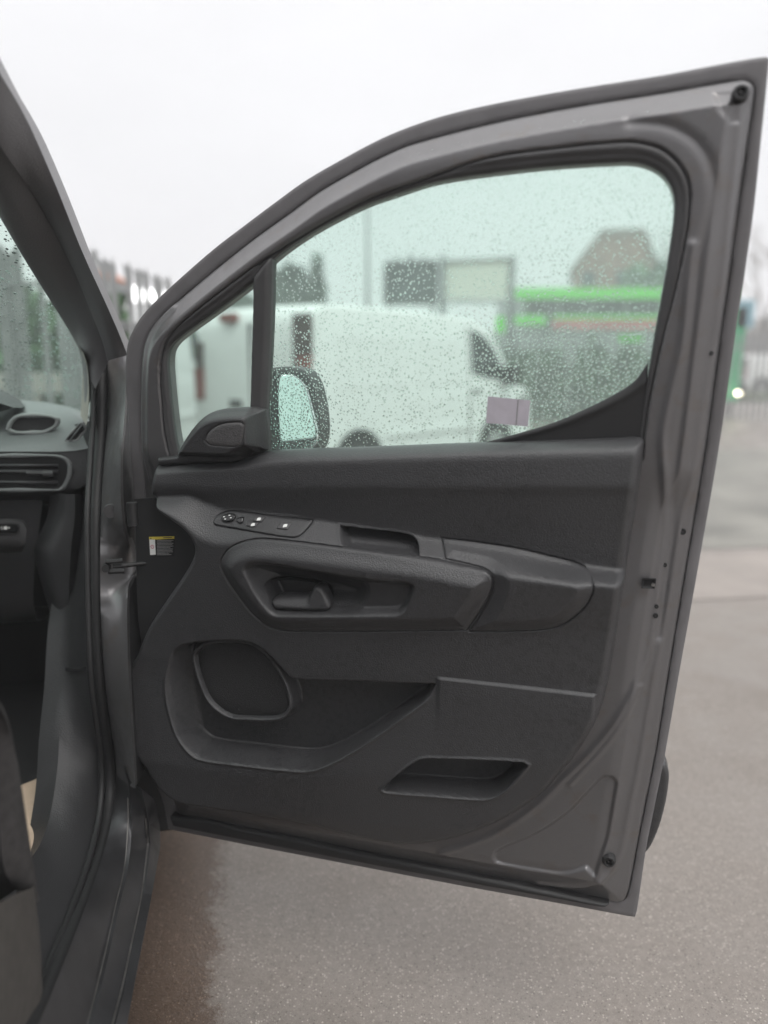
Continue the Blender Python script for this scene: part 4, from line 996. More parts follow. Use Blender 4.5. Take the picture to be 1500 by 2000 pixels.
# hinge-side end: dark sheet for the shade in the recess, with the airbag label
END = Q([(262, 975), (300, 972), (322, 1004), (350, 1024), (384, 1048), (396, 1066), (390, 1090), (372, 1124), (338, 1170), (298, 1230), (276, 1262), (268, 1180), (266, 1080)], 0.012)
relief('hinge_end_shade', END, lambda u, v, d: np.full(u.shape, 0.012), 'rubber', door, 0.006, (), 0.008)
def sticker(pts, rise, name, mat): return relief(name, Q(pts, 0.006, True, 2, 30), lambda u, v, d: np.full(u.shape, 0.0138 + rise), mat, door, 0.004, (), 0.0004)
sticker([(295, 1046), (344.5, 1044.5), (345, 1085), (297.5, 1085)], 0.0, 'warning_label', 'black')
sticker([(295.5, 1047), (344.5, 1045.5), (344.5, 1050.5), (307, 1052), (295.5, 1052)], 0.0006, 'label_header', 'yellow_print')
sticker([(303.5, 1048.6), (343, 1047.2), (343, 1048.6), (303.5, 1050)], 0.0010, 'label_lettering', 'plastic_dark')
sticker([(296, 1052.2), (306.8, 1052.2), (308.3, 1081.5), (297.6, 1082)], 0.0006, 'label_pictogram', 'white_print')
ti = [(299.3, 1048.2), (301.3, 1050.8), (297.3, 1050.8)]
t3 = [W3(*UV(x, y, .006), 0.0154) for x, y in ti]
mk('warning_triangle', t3, [(0, 1, 2)], 'plastic_dark', door, False)
cu, cv = UV(302, 1066, 0.006); ang = np.linspace(0, 2*math.pi, 25)[:-1]
ro, ri = 0.0042, 0.0030
rv_ = [W3(cu + r*math.cos(a), cv + r*math.sin(a), 0.0150) for r in (ro, ri) for a in ang]
mk('no_parking_ring', rv_, [(i, (i+1) % 24, 24+(i+1) % 24, 24+i) for i in range(24)], 'red_print', door, False)
def glyph_P(u0, v0, s, name, mat, parent):
    m = MB()
    def r(a, b, c, d):
        m.add([W3(u0+a*s, v0+b*s, 0.0151), W3(u0+c*s, v0+b*s, 0.0151), W3(u0+c*s, v0+d*s, 0.0151), W3(u0+a*s, v0+d*s, 0.0151)], [(0, 1, 2, 3)])
    r(-.5, -1, -.2, 1); r(-.2, .72, .45, 1); r(-.2, -.1, .45, .18); r(.3, .18, .58, .72)
    return m.build(name, mat, parent)
glyph_P(cu, cv, 0.0019, 'letter_p', 'red_print', door)
tl = MB()
for k in range(11):
    y = 1053.6 + k*2.75; x1 = (343, 339, 343, 341, 343, 337, 342, 341, 342, 335, 339)[k]
    for (xa, xb, yo) in ((311, x1, 0),):
        p = [W3(*UV(xx, yy, .006), 0.0147) for xx, yy in ((xa, y), (xb, y - .5), (xb, y + .75), (xa, y + 1.2))]
        tl.add(p, [(3, 2, 1, 0)])
tl.build('label_text', 'grey_print', door)

# rubber buffers and the latch
def buffer(px, py, w, r):
    u, v = UV(px, py, w); c = W3(u, v, w)
    return disc('rubber_buffer', c, DN, r, 0.01, 'rubber', door, 24, [(r*1.15, -0.012), (r*1.15, 0.0), (r*0.9, 0.006), (r*0.62, 0.006), (r*0.5, 0.0), (r*0.22, 0.0), (r*0.2, 0.004), (0.0004, 0.004)])
buffer(1447, 182, 0.000, 0.0105); buffer(1189, 1681, -0.004, 0.0115)
for px_, py_, rr_ in ((1283, 1188, .004), (1281, 1206, .005), (1336, 1044, .006), (1392, 690, .0035), (1300, 1108, .004)):
    u_, v_ = UV(px_, py_, 0.0); hh_ = float(shell_h(np.array([[u_]]), np.array([[v_]]), np.array([[.1]]))[0, 0])
    disc('screw', W3(u_, v_, hh_ + .001), DN, rr_, .004, 'rubber', door, 12)
LT = Q([(1254, 1128), (1281, 1129), (1278, 1148), (1252, 1147)], 0.004, True, 3, 30)
relief('latch_slot', LT, lambda u, v, d: 0.0115 - 0.004 * ss(d, 0.0015, 0.003), 'black', door, 0.0015, (), 0.006)
LT2 = Q([(1273, 1138), (1279, 1138.5), (1278, 1144), (1272, 1143.5)], 0.006, True, 3, 30)
relief('latch', LT2, lambda u, v, d: np.full(u.shape, 0.0118), 'metal', door, 0.0015, (), 0.004)

# drops on the windscreen: same water, laid over the glass that shows in the doorway
wsP = catmull([(-0.0, 0.0), (0.42, 0.0), (0.42, 1.25), (0.0, 1.25)], True, 3, 30)
wA = np.array(wl[0]); wB_ = np.array(wl[-1])
def ws_place(u, v, h):
    L = resample(catmull(wl, False, 5, 60), 60)
    s = np.linspace(0, 1.25, 60)
    c = [np.interp(v, s, L[:, k]) for k in range(3)]
    nrm = np.cross((wB_ - wA), RV); nrm /= np.linalg.norm(nrm)
    if nrm[1] < 0: nrm = -nrm
    P = np.stack(c, -1) - u[..., None]*RV + nrm*(h[..., None] + 0.004) + FV*(0.06*np.minimum(u, .8)[..., None]/0.8)
    return P
o, nd2 = drops('windscreen_raindrop', 3200, wsP, ws_place, ws, 0.0018, 0.0042, 1.06)
o['kind'] = 'stuff'

# ------------------------------------------------------------------ THE WHITE VAN seen through the window
def build_van(name, loc, head, L, Wd, H, label, mat='white_paint', bonnet=0.62, tall=True, cat='van', glass_back=False):
    """own axes: x along the length (0 = rear), y across (0 = right side, -> left), z up"""
    root = empty(name, loc, math.atan2(head[1], head[0]))
    tag(root, label, cat)
    prof = [(0.02, 0.34), (0.0, 0.60), (0.0, 1.05), (0.03, H-0.22), (0.10, H-0.06), (0.22, H), (L*0.45, H-0.01), (L*0.66, H-0.05), (L*0.74, H-0.12), (L*0.80, H-0.27), (L*0.885, H-0.72), (L*0.90, H-0.78), (L*0.97, H-0.90), (L*0.995, H-1.05), (L, 0.75), (L, 0.42), (L-0.05, 0.30), (L*0.5, 0.28)]
    P = catmull([(a, b) for a, b in prof], True, 3, 70)
    sec = [(0.075, -0.06), (0.02, -0.012), (0.0, 0.0)]
    n = len(P); v = []; f = []; c = P.mean(0)
    stations = [(0.0, 0.93, 0.955), (0.012, 0.965, 0.975), (0.05, 0.99, 0.99), (0.14, 1, 1)]
    rows = []
    def row(y, sx, sz):
        q = [(c[0] + (a - c[0]) * (1 - (1 - sx) * 0.35), b) if b < 1.0 else (c[0] + (a - c[0]) * (1 - (1 - sx) * 0.5), 1.0 + (b - 1.0) * (1 - (1 - sz) * 1.0)) for a, b in P]
        rows.append([(a, y + (0.10 * max(0, b - 1.0) if y < Wd/2 else -0.10 * max(0, b - 1.0)), b) for a, b in q])
    for y, sx, sz in stations: row(y * 0.5, sx, sz)
    row(Wd * 0.5, 1, 1.012)
    for y, sx, sz in reversed(stations): row(Wd - y * 0.5, sx, sz)
    for r in rows: v += r
    for i in range(len(rows) - 1):
        for j in range(n): f.append((i*n+j, (i+1)*n+j, (i+1)*n+(j+1) % n, i*n+(j+1) % n))
    f.append(tuple(range(n))); f.append(tuple(range(len(v)-1, len(v)-n-1, -1)))
    body = mk('body', v, f, mat, root, True, True, 35)
    def sidept(x, z, out=0.004): return (x, (0.10 * max(0, z - 1.0)) - out, z)
    def patch(nm, pts, mt, out=0.005, per=3):
        q = catmull(pts, True, per, 50); k = len(q); cc = q.mean(0)
        vv = [sidept(a, b, out) for a, b in q] + [sidept(a, b, -0.01) for a, b in q] + [sidept(cc[0], cc[1], out)]
        ff = [(i, (i+1) % k, k+(i+1) % k, k+i) for i in range(k)] + [(i, (i+1) % k, 2*k) for i in range(k)]
        return mk(nm, vv, ff, mt, root, False, True)
    patch('side_window', [(L*0.665, H-0.18), (L*0.715, H-0.22), (L*0.775, H-0.36), (L*0.845, H-0.70), (L*0.83, H-0.78), (L*0.70, H-0.72), (L*0.662, H-0.68)], 'dark_glass')
    patch('side_panel_pressing', [(0.35, H-0.28), (L*0.36, H-0.29), (L*0.36, H-0.80), (0.35, H-0.82)], mat, 0.006)
    patch('sliding_door_pressing', [(L*0.40, H-0.29), (L*0.62, H-0.31), (L*0.62, H-0.80), (L*0.40, H-0.80)], mat, 0.006)
    patch('door_gap', [(L*0.645, H-0.14), (L*0.650, H-0.14), (L*0.648, 0.42), (L*0.643, 0.42)], 'seal_grey', 0.004)
    patch('door_handle', [(L*0.66, 1.02), (L*0.70, 1.02), (L*0.70, 1.05), (L*0.66, 1.05)], 'seal_grey', 0.02)
    patch('side_moulding', [(0.62+.42, 0.60), (L*0.79-.42, 0.60), (L*0.79-.42, 0.66), (0.62+.42, 0.66)], mat, 0.02)
    for wx in (0.62, L*0.79):
        arch = [(wx + 0.385*math.cos(t), 0.34 + 0.385*math.sin(t)) for t in np.linspace(-0.15, math.pi+0.15, 14)]
        patch('wheel_arch', arch, 'black', 0.007, 1)
        wz = 0.325
        w = MB(); w.add(*cyl_geo((wx, -0.012, wz), (wx, 0.20, wz), 0.325, 0.325, 28)); wheel = w.build('wheel', 'tyre', root, True, True, 40)
        r_ = MB(); r_.add(*cyl_geo((0, -0.118, 0), (0, -0.10, 0), 0.19, 0.20, 24))
        for k in range(5):
            a = k*2*math.pi/5; r_.add(*cyl_geo((0.05*math.cos(a), -0.121, 0.05*math.sin(a)), (0.17*math.cos(a), -0.119, 0.17*math.sin(a)), 0.02, 0.025, 6))
        r_.build('rim', 'alloy', wheel, True, True, 40)
        w2 = MB(); w2.add(*cyl_geo((wx, Wd-0.21, wz), (wx, Wd+0.01, wz), 0.325, 0.325, 24)); w2.build('wheel', 'tyre', root, True, True, 40)
    # rear face
    def rear(nm, y0, y1, z0, z1, mt, out=0.006):
        m = MB(); m.box(-out, 0.05, y0, y1, z0, z1); return m.build(nm, mt, root, False, True)
    t_in = lambda z: 0.10 * max(0, z - 1.0)
    rear('tail_lamp', 0.055, 0.27, H-0.85, H-0.10, 'smoke_lens', 0.012); rear('tail_lamp', Wd-0.20, Wd-0.08, H-0.85, H-0.34, 'smoke_lens', 0.012)
    rear('tail_lamp_lens', 0.05, 0.21, H-0.86, H-0.48, 'red_lens', 0.016); rear('tail_lamp_lens', Wd-0.21, Wd-0.05, H-0.95, H-0.62, 'red_lens', 0.016)
    rear('brake_lamp', Wd*0.60, Wd*0.60+0.24, H-0.14, H-0.055, 'red_lens', 0.014)
    rear('rear_door_gap', Wd*0.48, Wd*0.49, 0.45, H-0.16, 'seal_grey', 0.003)
    rear('rear_handle', Wd*0.56, Wd*0.66, 0.92, 1.00, 'plastic_dark', 0.02)
    rear('rear_bumper', 0.02, Wd-0.02, 0.34, 0.56, 'plastic', 0.08)
    # windscreen and front lamp
    wsn = MB(); x0, z0, x1, z1 = L*0.80+0.02, H-0.30, L*0.885+0.005, H-0.70
    wsn.add([(x0, 0.22, z0), (x0, Wd-0.22, z0), (x1+.01, Wd-0.12, z1), (x1+.01, 0.12, z1)], [(0, 1, 2, 3)]); wsn.build('windscreen', 'dark_glass', root, False, True)
    ml = MB(); ml.box(L*0.815, L*0.845, -0.20, -0.02, H-0.84, H-0.60); ml.build('door_mirror', 'plastic_dark', root, False, True)
    patch('headlamp', [(L*0.925, 0.80), (L*0.975, 0.78), (L*0.99, 0.92), (L*0.93, 0.98)], 'alloy', 0.008)
    return root
van1_head = np.array((0.66, 0.751, 0))
rr = atY(612, 700, 7.30)
build_van('white_van', (rr[0], rr[1], 0), van1_head, 3.95, 1.92, 1.93, 'plain white panel van parked beyond the open door, tail towards us')

# ------------------------------------------------------------------ FENCES
def pale_mesh(h, name='pale'):
    w = 0.029; z0 = 0.06; prof = [(-w, 0.0), (-w*0.45, 0.016), (0, 0.004), (w*0.45, 0.016), (w, 0.0)]
    v = []
    for z, tips in ((z0, False), (h - 0.13, False)):
        v += [(x, -y, z) for x, y in prof]
    v += [(-w*1.25, 0.01, h-0.02), (-w*0.4, -0.02, h-0.05), (0, -0.005, h), (w*0.4, -0.02, h-0.05), (w*1.25, 0.01, h-0.02)]
    f = [(i, i+1, 5+i+1, 5+i) for i in range(4)] + [(5+i, 5+i+1, 10+i+1, 10+i) for i in range(4)]
    me = bpy.data.meshes.new(name); me.from_pydata(v, [], f); me.materials.append(M['galv']); me.update()
    return me
def palisade(pts, h, pitch, label):
    root = empty('palisade_fence', (pts[0][0], pts[0][1], 0)); tag(root, label, 'fence')
    me = pale_mesh(h); base = np.array(pts[0][:2])
    for (a, b) in zip(pts[:-1], pts[1:]):
        a = np.array(a[:2]); b = np.array(b[:2]); d = b - a; l = np.linalg.norm(d); d /= l; ang = math.atan2(d[1], d[0])
        for k in range(int(l / pitch) + 1):
            p = a + d * (k * pitch); o = bpy.data.objects.new('pale', me); COL.objects.link(o); o.parent = root
            o.location = (p[0]-base[0], p[1]-base[1], random.uniform(-0.012, 0.012)); o.rotation_euler = (random.uniform(-.01, .01), random.uniform(-.008, .008), ang)
        nrm = np.array((-d[1], d[0]))
        for z in (h*0.22, h - 0.36):
            m = MB(); c0 = a - d*0.03 + nrm*0.012; c1 = b + d*0.03 + nrm*0.012
            m.add([(*(c0), z), (*(c1), z), (*(c1 + nrm*0.045), z), (*(c0 + nrm*0.045), z), (*(c0), z+0.05), (*(c1), z+0.05), (*(c1+nrm*0.045), z+0.05), (*(c0+nrm*0.045), z+0.05)], [(0, 1, 5, 4), (1, 2, 6, 5), (2, 3, 7, 6), (3, 0, 4, 7), (4, 5, 6, 7), (0, 3, 2, 1)])
            m.build('rail', 'galv', root)
        for k in range(int(l / 2.75) + 1):
            p = a + d*(k*2.75 + 0.08) + nrm*0.09; m = MB(); m.box(p[0]-.04, p[0]+.04, p[1]-.05, p[1]+.05, 0, h-0.08); m.build('post', 'galv', root)
    return root
fh = 1.92
def fpt(px, top): 
    d = (fh - CAM_H) * FPX / (700.0 - top); return ((px - 750.0) / FPX * d * 1.0, d)
palisade([fpt(178, 488), fpt(350, 548)], fh, 0.150, 'short run of spiked steel fence seen between the windscreen pillar and the door')
palisade([(-5.35, 6.3), (-3.3, 6.9), (-2.55, 7.25)], 2.4, 0.150, 'taller spiked steel fence seen through the windscreen of the grey van')
palisade([(-2.6, 15.0), (1.2, 16.3), (9.4, 17.6)], 2.0, 0.155, 'distant spiked steel fence in front of the green fronted shop')

# ------------------------------------------------------------------ VEGETATION
def leaf_cloud(name, centers, n, size, mat, parent=None, flat=False):
    """loose leaf clumps scattered through several ellipsoids; centers = (x, y, z, rx, ry, rz)"""
    V = []; cs_ = np.array(centers); wgt = cs_[:, 3]*cs_[:, 4]*cs_[:, 5]; wgt = wgt / wgt.sum()
    k = rng.choice(len(cs_), n, p=wgt); d = rng.normal(size=(n, 3)); d /= np.linalg.norm(d, axis=1)[:, None]
    rad = rng.random(n) ** 0.45
    c = cs_[k, :3] + d * rad[:, None] * cs_[k, 3:6]
    a = rng.normal(size=(n, 3)); a /= np.linalg.norm(a, axis=1)[:, None]
    b = np.cross(a, rng.normal(size=(n, 3))); b /= np.linalg.norm(b, axis=1)[:, None]
    s = size * (0.6 + 0.8 * rng.random(n))[:, None]
    P = np.stack([c - a*s - b*s*0.5, c + a*s*0.2 - b*s*0.7, c + a*s + b*s*0.3, c - a*s*0.3 + b*s*0.7], 1).reshape(-1, 3)
    F = np.arange(4*n, dtype=np.int32).reshape(-1, 4)
    return mk(name, P, F, mat, parent, False)
def tree(name, base, h, w, shape, label, mat='leaf_dark', n=2600, leaf=0.16, group=None):
    root = empty(name, base); tag(root, label, 'tree', group)
    x, y, z = base
    t = MB(); t.add(*cyl_geo((x, y, z), (x, y, z + h*0.75), 0.02*h, 0.006*h, 8))
    for k in range(7):
        a = random.uniform(0, 6.28); zz = z + h*(0.3 + 0.07*k); t.add(*cyl_geo((x, y, zz), (x + math.cos(a)*w*0.4, y + math.sin(a)*w*0.4, zz + h*0.10), 0.006*h, 0.002*h, 5))
    t.build('trunk', 'bark', root)
    if shape == 'cone':
        cs_ = [(x + random.uniform(-.08, .08)*w, y, z + h*(0.18 + 0.8*q), w*0.5*(1.0 - 0.92*q) + 0.05, w*0.5*(1 - 0.92*q) + 0.05, h*0.10) for q in np.linspace(0, 0.96, 8)]
    else:
        cs_ = [(x + random.uniform(-.35, .35)*w, y + random.uniform(-.3, .3)*w, z + h*random.uniform(0.42, 0.85), w*random.uniform(.18, .3), w*random.uniform(.18, .3), h*random.uniform(.10, .17)) for q in range(11)]
    leaf_cloud('crown', cs_, n, leaf, mat, root)
    return root
def bare_tree(base, h, w, label, group=None):
    root = empty('bare_tree', base); tag(root, label, 'tree', group)
    t = MB(); c = MB(); x, y, z = base
    def grow(p, d, l, r, lev):
        q = p + d*l
        (t if lev < 2 else c).add(*cyl_geo(p, q, r, r*0.6, 5 if lev else 8, False))
        if lev >= 5: return
        for _ in range(3 if lev < 4 else 2):
            nd = d + rng.normal(size=3)*0.42; nd[2] += 0.12; nd /= np.linalg.norm(nd)
            grow(q, nd, l*random.uniform(.58, .78), r*0.58, lev+1)
    grow(np.array((x, y, z), float), np.array((0.02, 0, 1.0)), h*0.32, h*0.018, 0)
    t.build('trunk', 'bark', root); c.build('crown', 'twig', root)
    return root
Yt = 34.0
def bg(px, py, Y): return atY(px, py, Y)
def tree_px(px, top, Y, w_px, shape, label, mat='leaf_dark', n=2600, group=None):
    p = bg(px, top, Y); h = p[2]; w = w_px / FPX * Y
    return tree('conifer' if shape == 'cone' else 'leafy_tree', (p[0], Y, 0), h, w, shape, label, mat, n, 0.017*Y**0.8, group)
tree_px(545, 498, 34, 70, 'round', 'broad dark tree left of the two pointed trees behind the white van roof')
tree_px(592, 535, 35, 60, 'cone', 'low pointed tree squeezed between two taller trees behind the white van')
tree_px(622, 514, 34, 72, 'cone', 'pointed dark conifer above the tail lamp of the white van')
tree_px(470, 560, 36, 90, 'round', 'low round tree seen through the small quarter window')
hx = [(bg(x, 640, 24)[0], 24 + 0.3*math.sin(x), 1.1 + 0.25*math.sin(x*1.7), 0.9, 0.6, 1.1 + 0.25*math.cos(x*.31)) for x in range(630, 1010, 22)]
tag(leaf_cloud('hedge', hx, 9000, 0.10, 'leaf_dark'), 'dark hedge along the yard under the two billboards', 'hedge', kind='stuff')
ix = [(bg(x, 700, 18.4)[0], 18.5, 0.75 + 0.25*math.sin(x*0.9), 0.5, 0.35, 0.85 + 0.2*math.cos(x*1.3)) for x in range(900, 1330, 26)]
tag(leaf_cloud('bramble', ix, 9000, 0.075, 'leaf'), 'tangled green bramble growing behind the distant spiked fence', 'bramble', kind='stuff')
iv = []
for k in range(30):
    t = k/29; iv.append((-6.3 + 3.5*t, 8.3 + 0.1*math.sin(k), 1.35 + 0.1*math.cos(k*2), 0.22, 0.2, 0.75 + 0.15*math.sin(k*1.3)))
tag(leaf_cloud('ivy', iv, 22000, 0.06, 'leaf'), 'dark green ivy above the pale block wall, seen through the windscreen', 'ivy', kind='stuff')
# pale blockwork behind the near fence
wl_ = empty('block_wall', (-4.9, 7.9, 0)); tag(wl_, 'pale block wall behind the taller spiked fence, below the ivy', 'wall')
bw = MB(); bw.box(-0.215, 0.215, -0.07, 0.07, 0, 0.205); b0 = bw.build('block', 'block', wl_, False, True); b0.location = (-1.0, 0, 0.103)
for r in range(6):
    for k in range(6):
        if r == 0 and k == 0: continue
        o = b0.copy(); COL.objects.link(o); o.parent = wl_; o.location = (-1.0 + 0.44*k + (0.22 if r % 2 else 0), random.uniform(-.004, .004), 0.103 + 0.215*r)
# low red roofed building beyond the near fence
kb = empty('brick_kiosk', (bg(205, 640, 13)[0], 13.6, 0)); tag(kb, 'small building with orange tiled roof showing over the near spiked fence', 'building')
p0, p1 = bg(165, 545, 13)[0], bg(206, 545, 13)[0]; zt = bg(200, 520, 13)[2]; ze = bg(200, 542, 13)[2]
m = MB(); m.box(p0, p1, 13, 14.2, 0, ze); m.build('wall', 'render', kb)
m = MB(); m.add([(p0-.05, 12.9, ze), (p1+.05, 12.9, ze), (p1+.05, 14.3, ze), (p0-.05, 14.3, ze), (p0+.05, 13.6, zt), (p1-.15, 13.6, zt)], [(0, 1, 5, 4), (1, 2, 5), (2, 3, 4, 5), (3, 0, 4)]); m.build('roof', 'orange', kb)
m = MB(); m.box(p0+.1, p0+.2, 12.985, 13.02, ze-1.2, ze-.5); m.build('window', 'dark_glass', kb)
# silver van behind the near fence (its roof catches the sky)
sp_ = bg(262, 700, 8.6)
build_van('silver_van', (sp_[0]-0.15, sp_[1], 0), np.array((0.05, 1.0, 0)), 4.3, 1.85, 2.08, 'pale silver van standing behind the near spiked fence', 'white_paint')

lb = bg(288, 577, 8.7)  # three glowing discs on an added bar and post, for the white spots
lbr = empty('glow_disc_row', (lb[0], lb[1], 0)); tag(lbr, 'row of three glowing white discs above the near spiked fence', 'light bar')
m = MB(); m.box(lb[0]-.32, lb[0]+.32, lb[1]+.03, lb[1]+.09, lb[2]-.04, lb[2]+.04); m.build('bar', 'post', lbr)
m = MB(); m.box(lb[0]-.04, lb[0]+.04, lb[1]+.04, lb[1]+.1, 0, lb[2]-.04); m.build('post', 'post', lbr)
M['white_glow'] = lamp_mat(); M['white_glow'].node_tree.nodes['Principled BSDF'].inputs['Emission Color'].default_value = (1, 1, 1, 1)
M['white_glow'].node_tree.nodes['Principled BSDF'].inputs['Emission Strength'].default_value = 2.0
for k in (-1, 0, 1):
    c = np.array((lb[0] + k*0.135 + .0, lb[1], lb[2] - k*0.018)); m = MB(); m.add(*cyl_geo(c, c + np.array((0, .03, 0)), 0.080, 0.07, 14)); m.build('lamp', 'white_glow', lbr, True, False, 40)

# ------------------------------------------------------------------ STREET LAMP, BILLBOARDS, SHOP, HOUSE
lp = bg(718, 600, 30); top = bg(718, 400, 30)[2]
sl_ = empty('street_lamp', (lp[0], 30, 0)); tag(sl_, 'tall thin grey street lamp rising beside the dark billboard', 'street lamp')
m = MB(); m.add(*cyl_geo((lp[0], 30, 0), (lp[0], 30, top-0.15), 0.085, 0.045, 10)); m.build('column', 'post', sl_, True)
m = MB(); m.add(*cyl_geo((lp[0], 30, top-0.15), (lp[0]-0.12, 30, top), 0.04, 0.04, 8)); m.add(*cyl_geo((lp[0]-0.12, 30, top), (lp[0]-0.35, 30, top+.02), 0.04, 0.03, 8)); m.build('arm', 'post', sl_, True)
m = MB(); m.box(lp[0]-0.72, lp[0]-0.3, 29.9, 30.1, top-.02, top+.08); m.build('lantern', 'post', sl_)
def billboard(x0, x1, yt0, yt1, yb, Y, mat, label, posts, crest=None):
    a, b = bg(x0, yt0, Y), bg(x1, yt1, Y); zb = bg(x0, yb, Y)[2]
    r = empty('billboard', ((a[0]+b[0])/2, Y, 0)); tag(r, label, 'billboard', None)
    m = MB(); m.add([(a[0], Y, zb), (b[0], Y, zb), (b[0], Y, b[2]), (a[0], Y, a[2]), (a[0], Y+.15, zb), (b[0], Y+.15, zb), (b[0], Y+.15, b[2]), (a[0], Y+.15, a[2])], [(0, 1, 2, 3), (5, 4, 7, 6), (3, 2, 6, 7), (0, 4, 5, 1), (1, 5, 6, 2), (0, 3, 7, 4)]); m.build('board', mat, r)
    fr = 0.10
    for (q0, q1) in (((a[0], zb), (a[0], a[2])), ((b[0], zb), (b[0], b[2])), ((a[0], a[2]), (b[0], b[2])), ((a[0], zb), (b[0], zb))):
        m = MB(); m.add(*cyl_geo((q0[0], Y-.03, q0[1]), (q1[0], Y-.03, q1[1]), fr*0.8, fr*0.8, 6)); m.build('frame', 'post' if mat == 'board_dark' else 'galv', r)
    for px_, ww in posts:
        X = bg(px_, 600, Y)[0]; m = MB(); m.box(X-ww, X+ww, Y+.16, Y+.16+2*ww, 0, max(a[2], b[2])+.1); m.build('post', 'post', r)
    if crest:
        for cx, ct in crest:
            p = bg(cx, ct, Y); zb2 = a[2]; hh = p[2] - zb2
            prof = [(0.0, 1.0), (0.05, 0.86), (0.11, 0.78), (0.06, 0.72), (0.16, 0.55), (0.36, 0.34), (0.42, 0.18), (0.60, 0.0)]
            v = []; f = []
            for rr_, hh_ in prof:
                for k in range(10): v.append((p[0] + rr_*hh*math.cos(k*.628), Y+.08 + rr_*hh*0.5*math.sin(k*.628), zb2 + hh*hh_))
            for i in range(len(prof)-1):
                for k in range(10): f.append((i*10+k, i*10+(k+1) % 10, (i+1)*10+(k+1) % 10, (i+1)*10+k))
            mk('finial', v, f, 'board_dark', r)
    return r
billboard(753, 853, 516, 511, 592, 30, 'board_dark', 'dark billboard with three pointed finials on its top edge', [(760, .05), (846, .05)], [(777, 497), (802, 491), (827, 496)])
billboard(868, 998, 511, 504, 588, 28, 'board_white', 'blank cream white billboard to the right of the dark one', [(865, .09), (1001, .07)])

sY = 40.0
def X(px, Y): return bg(px, 700, Y)[0]
def Z(py, Y): return bg(750, py, Y)[2]
shop = empty('shop_building', ((X(1005, sY) + X(1420, sY))/2, sY, 0)); tag(shop, 'long low shop with bright green fascia behind the distant fence', 'building')
x0, x1 = X(1003, sY), X(1425, sY)
m = MB(); m.box(x0+.4, x1, sY+.2, sY+9, 0, Z(566, sY)); m.build('wall', 'render', shop)
m = MB(); m.box(x0, x1, sY-.25, sY+.2, Z(584, sY), Z(563, sY)); m.build('fascia', 'green_sign', shop)
m = MB(); m.box(x0, X(1064, sY), sY-.2, sY+.2, Z(634, sY), Z(617, sY)); m.build('panel', 'green_sign', shop)
m = MB(); m.box(X(1076, sY), x1, sY-.1, sY+.2, Z(623, sY), Z(616, sY)); m.build('lower_fascia', 'green_sign', shop)
m = MB(); m.box(X(1076, sY), x1, sY-.05, sY+.2, Z(642, sY), Z(624, sY)); m.build('sign_band', 'red_band', shop)
for k in range(6):
    xa = x0 + .6 + k*(x1-x0-.8)/6; w = (x1-x0-.8)/6
    m = MB(); m.box(xa, xa+w*0.92, sY+.15, sY+.22, Z(614, sY), Z(586, sY)); wi = m.build('window', 'seal_grey', shop)
m = MB(); m.box(X(1068, sY)-.12, X(1068, sY)+.12, sY-.3, sY-.05, 0, Z(586, sY)); m.build('column', 'post', shop)
m = MB(); m.box(X(1205, 18.0), X(1252, 18.0), 18.0, 18.03, Z(668, 18.0), Z(654, 18.0))
sg = m.build('notice_board', 'green_sign', None); tag(sg, 'small bright green board fixed behind the distant fence below the shop', 'sign')
m = MB(); g0 = bg(968, 700, 16.6); m.box(g0[0], X(982, 16.6)+0.02, 16.6, 16.64, Z(628, 16.6)-.25, Z(618, 16.6)); sg2 = m.build('green_banner', 'green_sign', None); tag(sg2, 'small vivid green banner hanging at the billboard end of the fence', 'banner')
hY = 58.0
ho = empty('house', (X(1180, hY), hY, 0)); hvis = []; tag(ho, 'brick house with steep gable and mossy roof above the green shop', 'house')
xl, xr = X(1113, hY), X(1262, hY); zr, zev = Z(458, hY), Z(526, hY); xm0, xm1 = X(1160, hY), X(1236, hY)
m = MB(); m.add([(xl, hY, 0), (xr, hY, 0), (xr, hY, zev), (xm1, hY, zr), (xm0, hY, zr), (xl, hY, zev), (xl, hY+9, 0), (xr, hY+9, 0), (xr, hY+9, zev), (xm1, hY+9, zr), (xm0, hY+9, zr), (xl, hY+9, zev)], [(0, 1, 2, 3, 4, 5), (11, 10, 9, 8, 7, 6), (0, 6, 7, 1), (0, 5, 11, 6), (1, 7, 8, 2)]); m.build('wall', 'brick', ho)
m = MB()
def slab(a, b, t=0.25):
    m.add([(a[0], hY-.3, a[1]), (b[0], hY-.3, b[1]), (b[0], hY+9.3, b[1]), (a[0], hY+9.3, a[1]), (a[0], hY-.3, a[1]+t), (b[0], hY-.3, b[1]+t), (b[0], hY+9.3, b[1]+t), (a[0], hY+9.3, a[1]+t)], [(0, 1, 5, 4), (1, 2, 6, 5), (2, 3, 7, 6), (3, 0, 4, 7), (4, 5, 6, 7), (0, 3, 2, 1)])
slab((xl-.3, zev-.3), (xm0, zr)); slab((xm0, zr), (xm1, zr)); slab((xm1, zr), (xr+.3, zev-.3)); m.build('roof', 'roof', ho)
m = MB(); m.box(X(1176, hY)-.2, X(1176, hY)+.35, hY-.35, hY+.2, 0, zr-.4); m.build('chimney', 'brick', ho)
for px_ in (1140, 1205):
    m = MB(); m.box(X(px_, hY)-.5, X(px_, hY)+.5, hY-.02, hY+.05, Z(560, hY), Z(530, hY)); m.build('window', 'dark_glass', ho)
ha = math.atan2(xl, hY); hca, hsa = math.cos(ha), math.sin(ha)
for o in list(ho.children):                                          # square on to the line of sight
    dx, dy = o.location.x + LOC[ho][0] - xl, o.location.y
    o.location.x = xl + dx*hca + dy*hsa - LOC[ho][0]; o.location.y = -dx*hsa + dy*hca; o.rotation_euler.z = -ha
tree('leafy_tree', (X(1262, 50), 50, 0), Z(500, 50), 3.2, 'round', 'small green tree beside the brick house gable', 'leaf', 2200, 0.28)
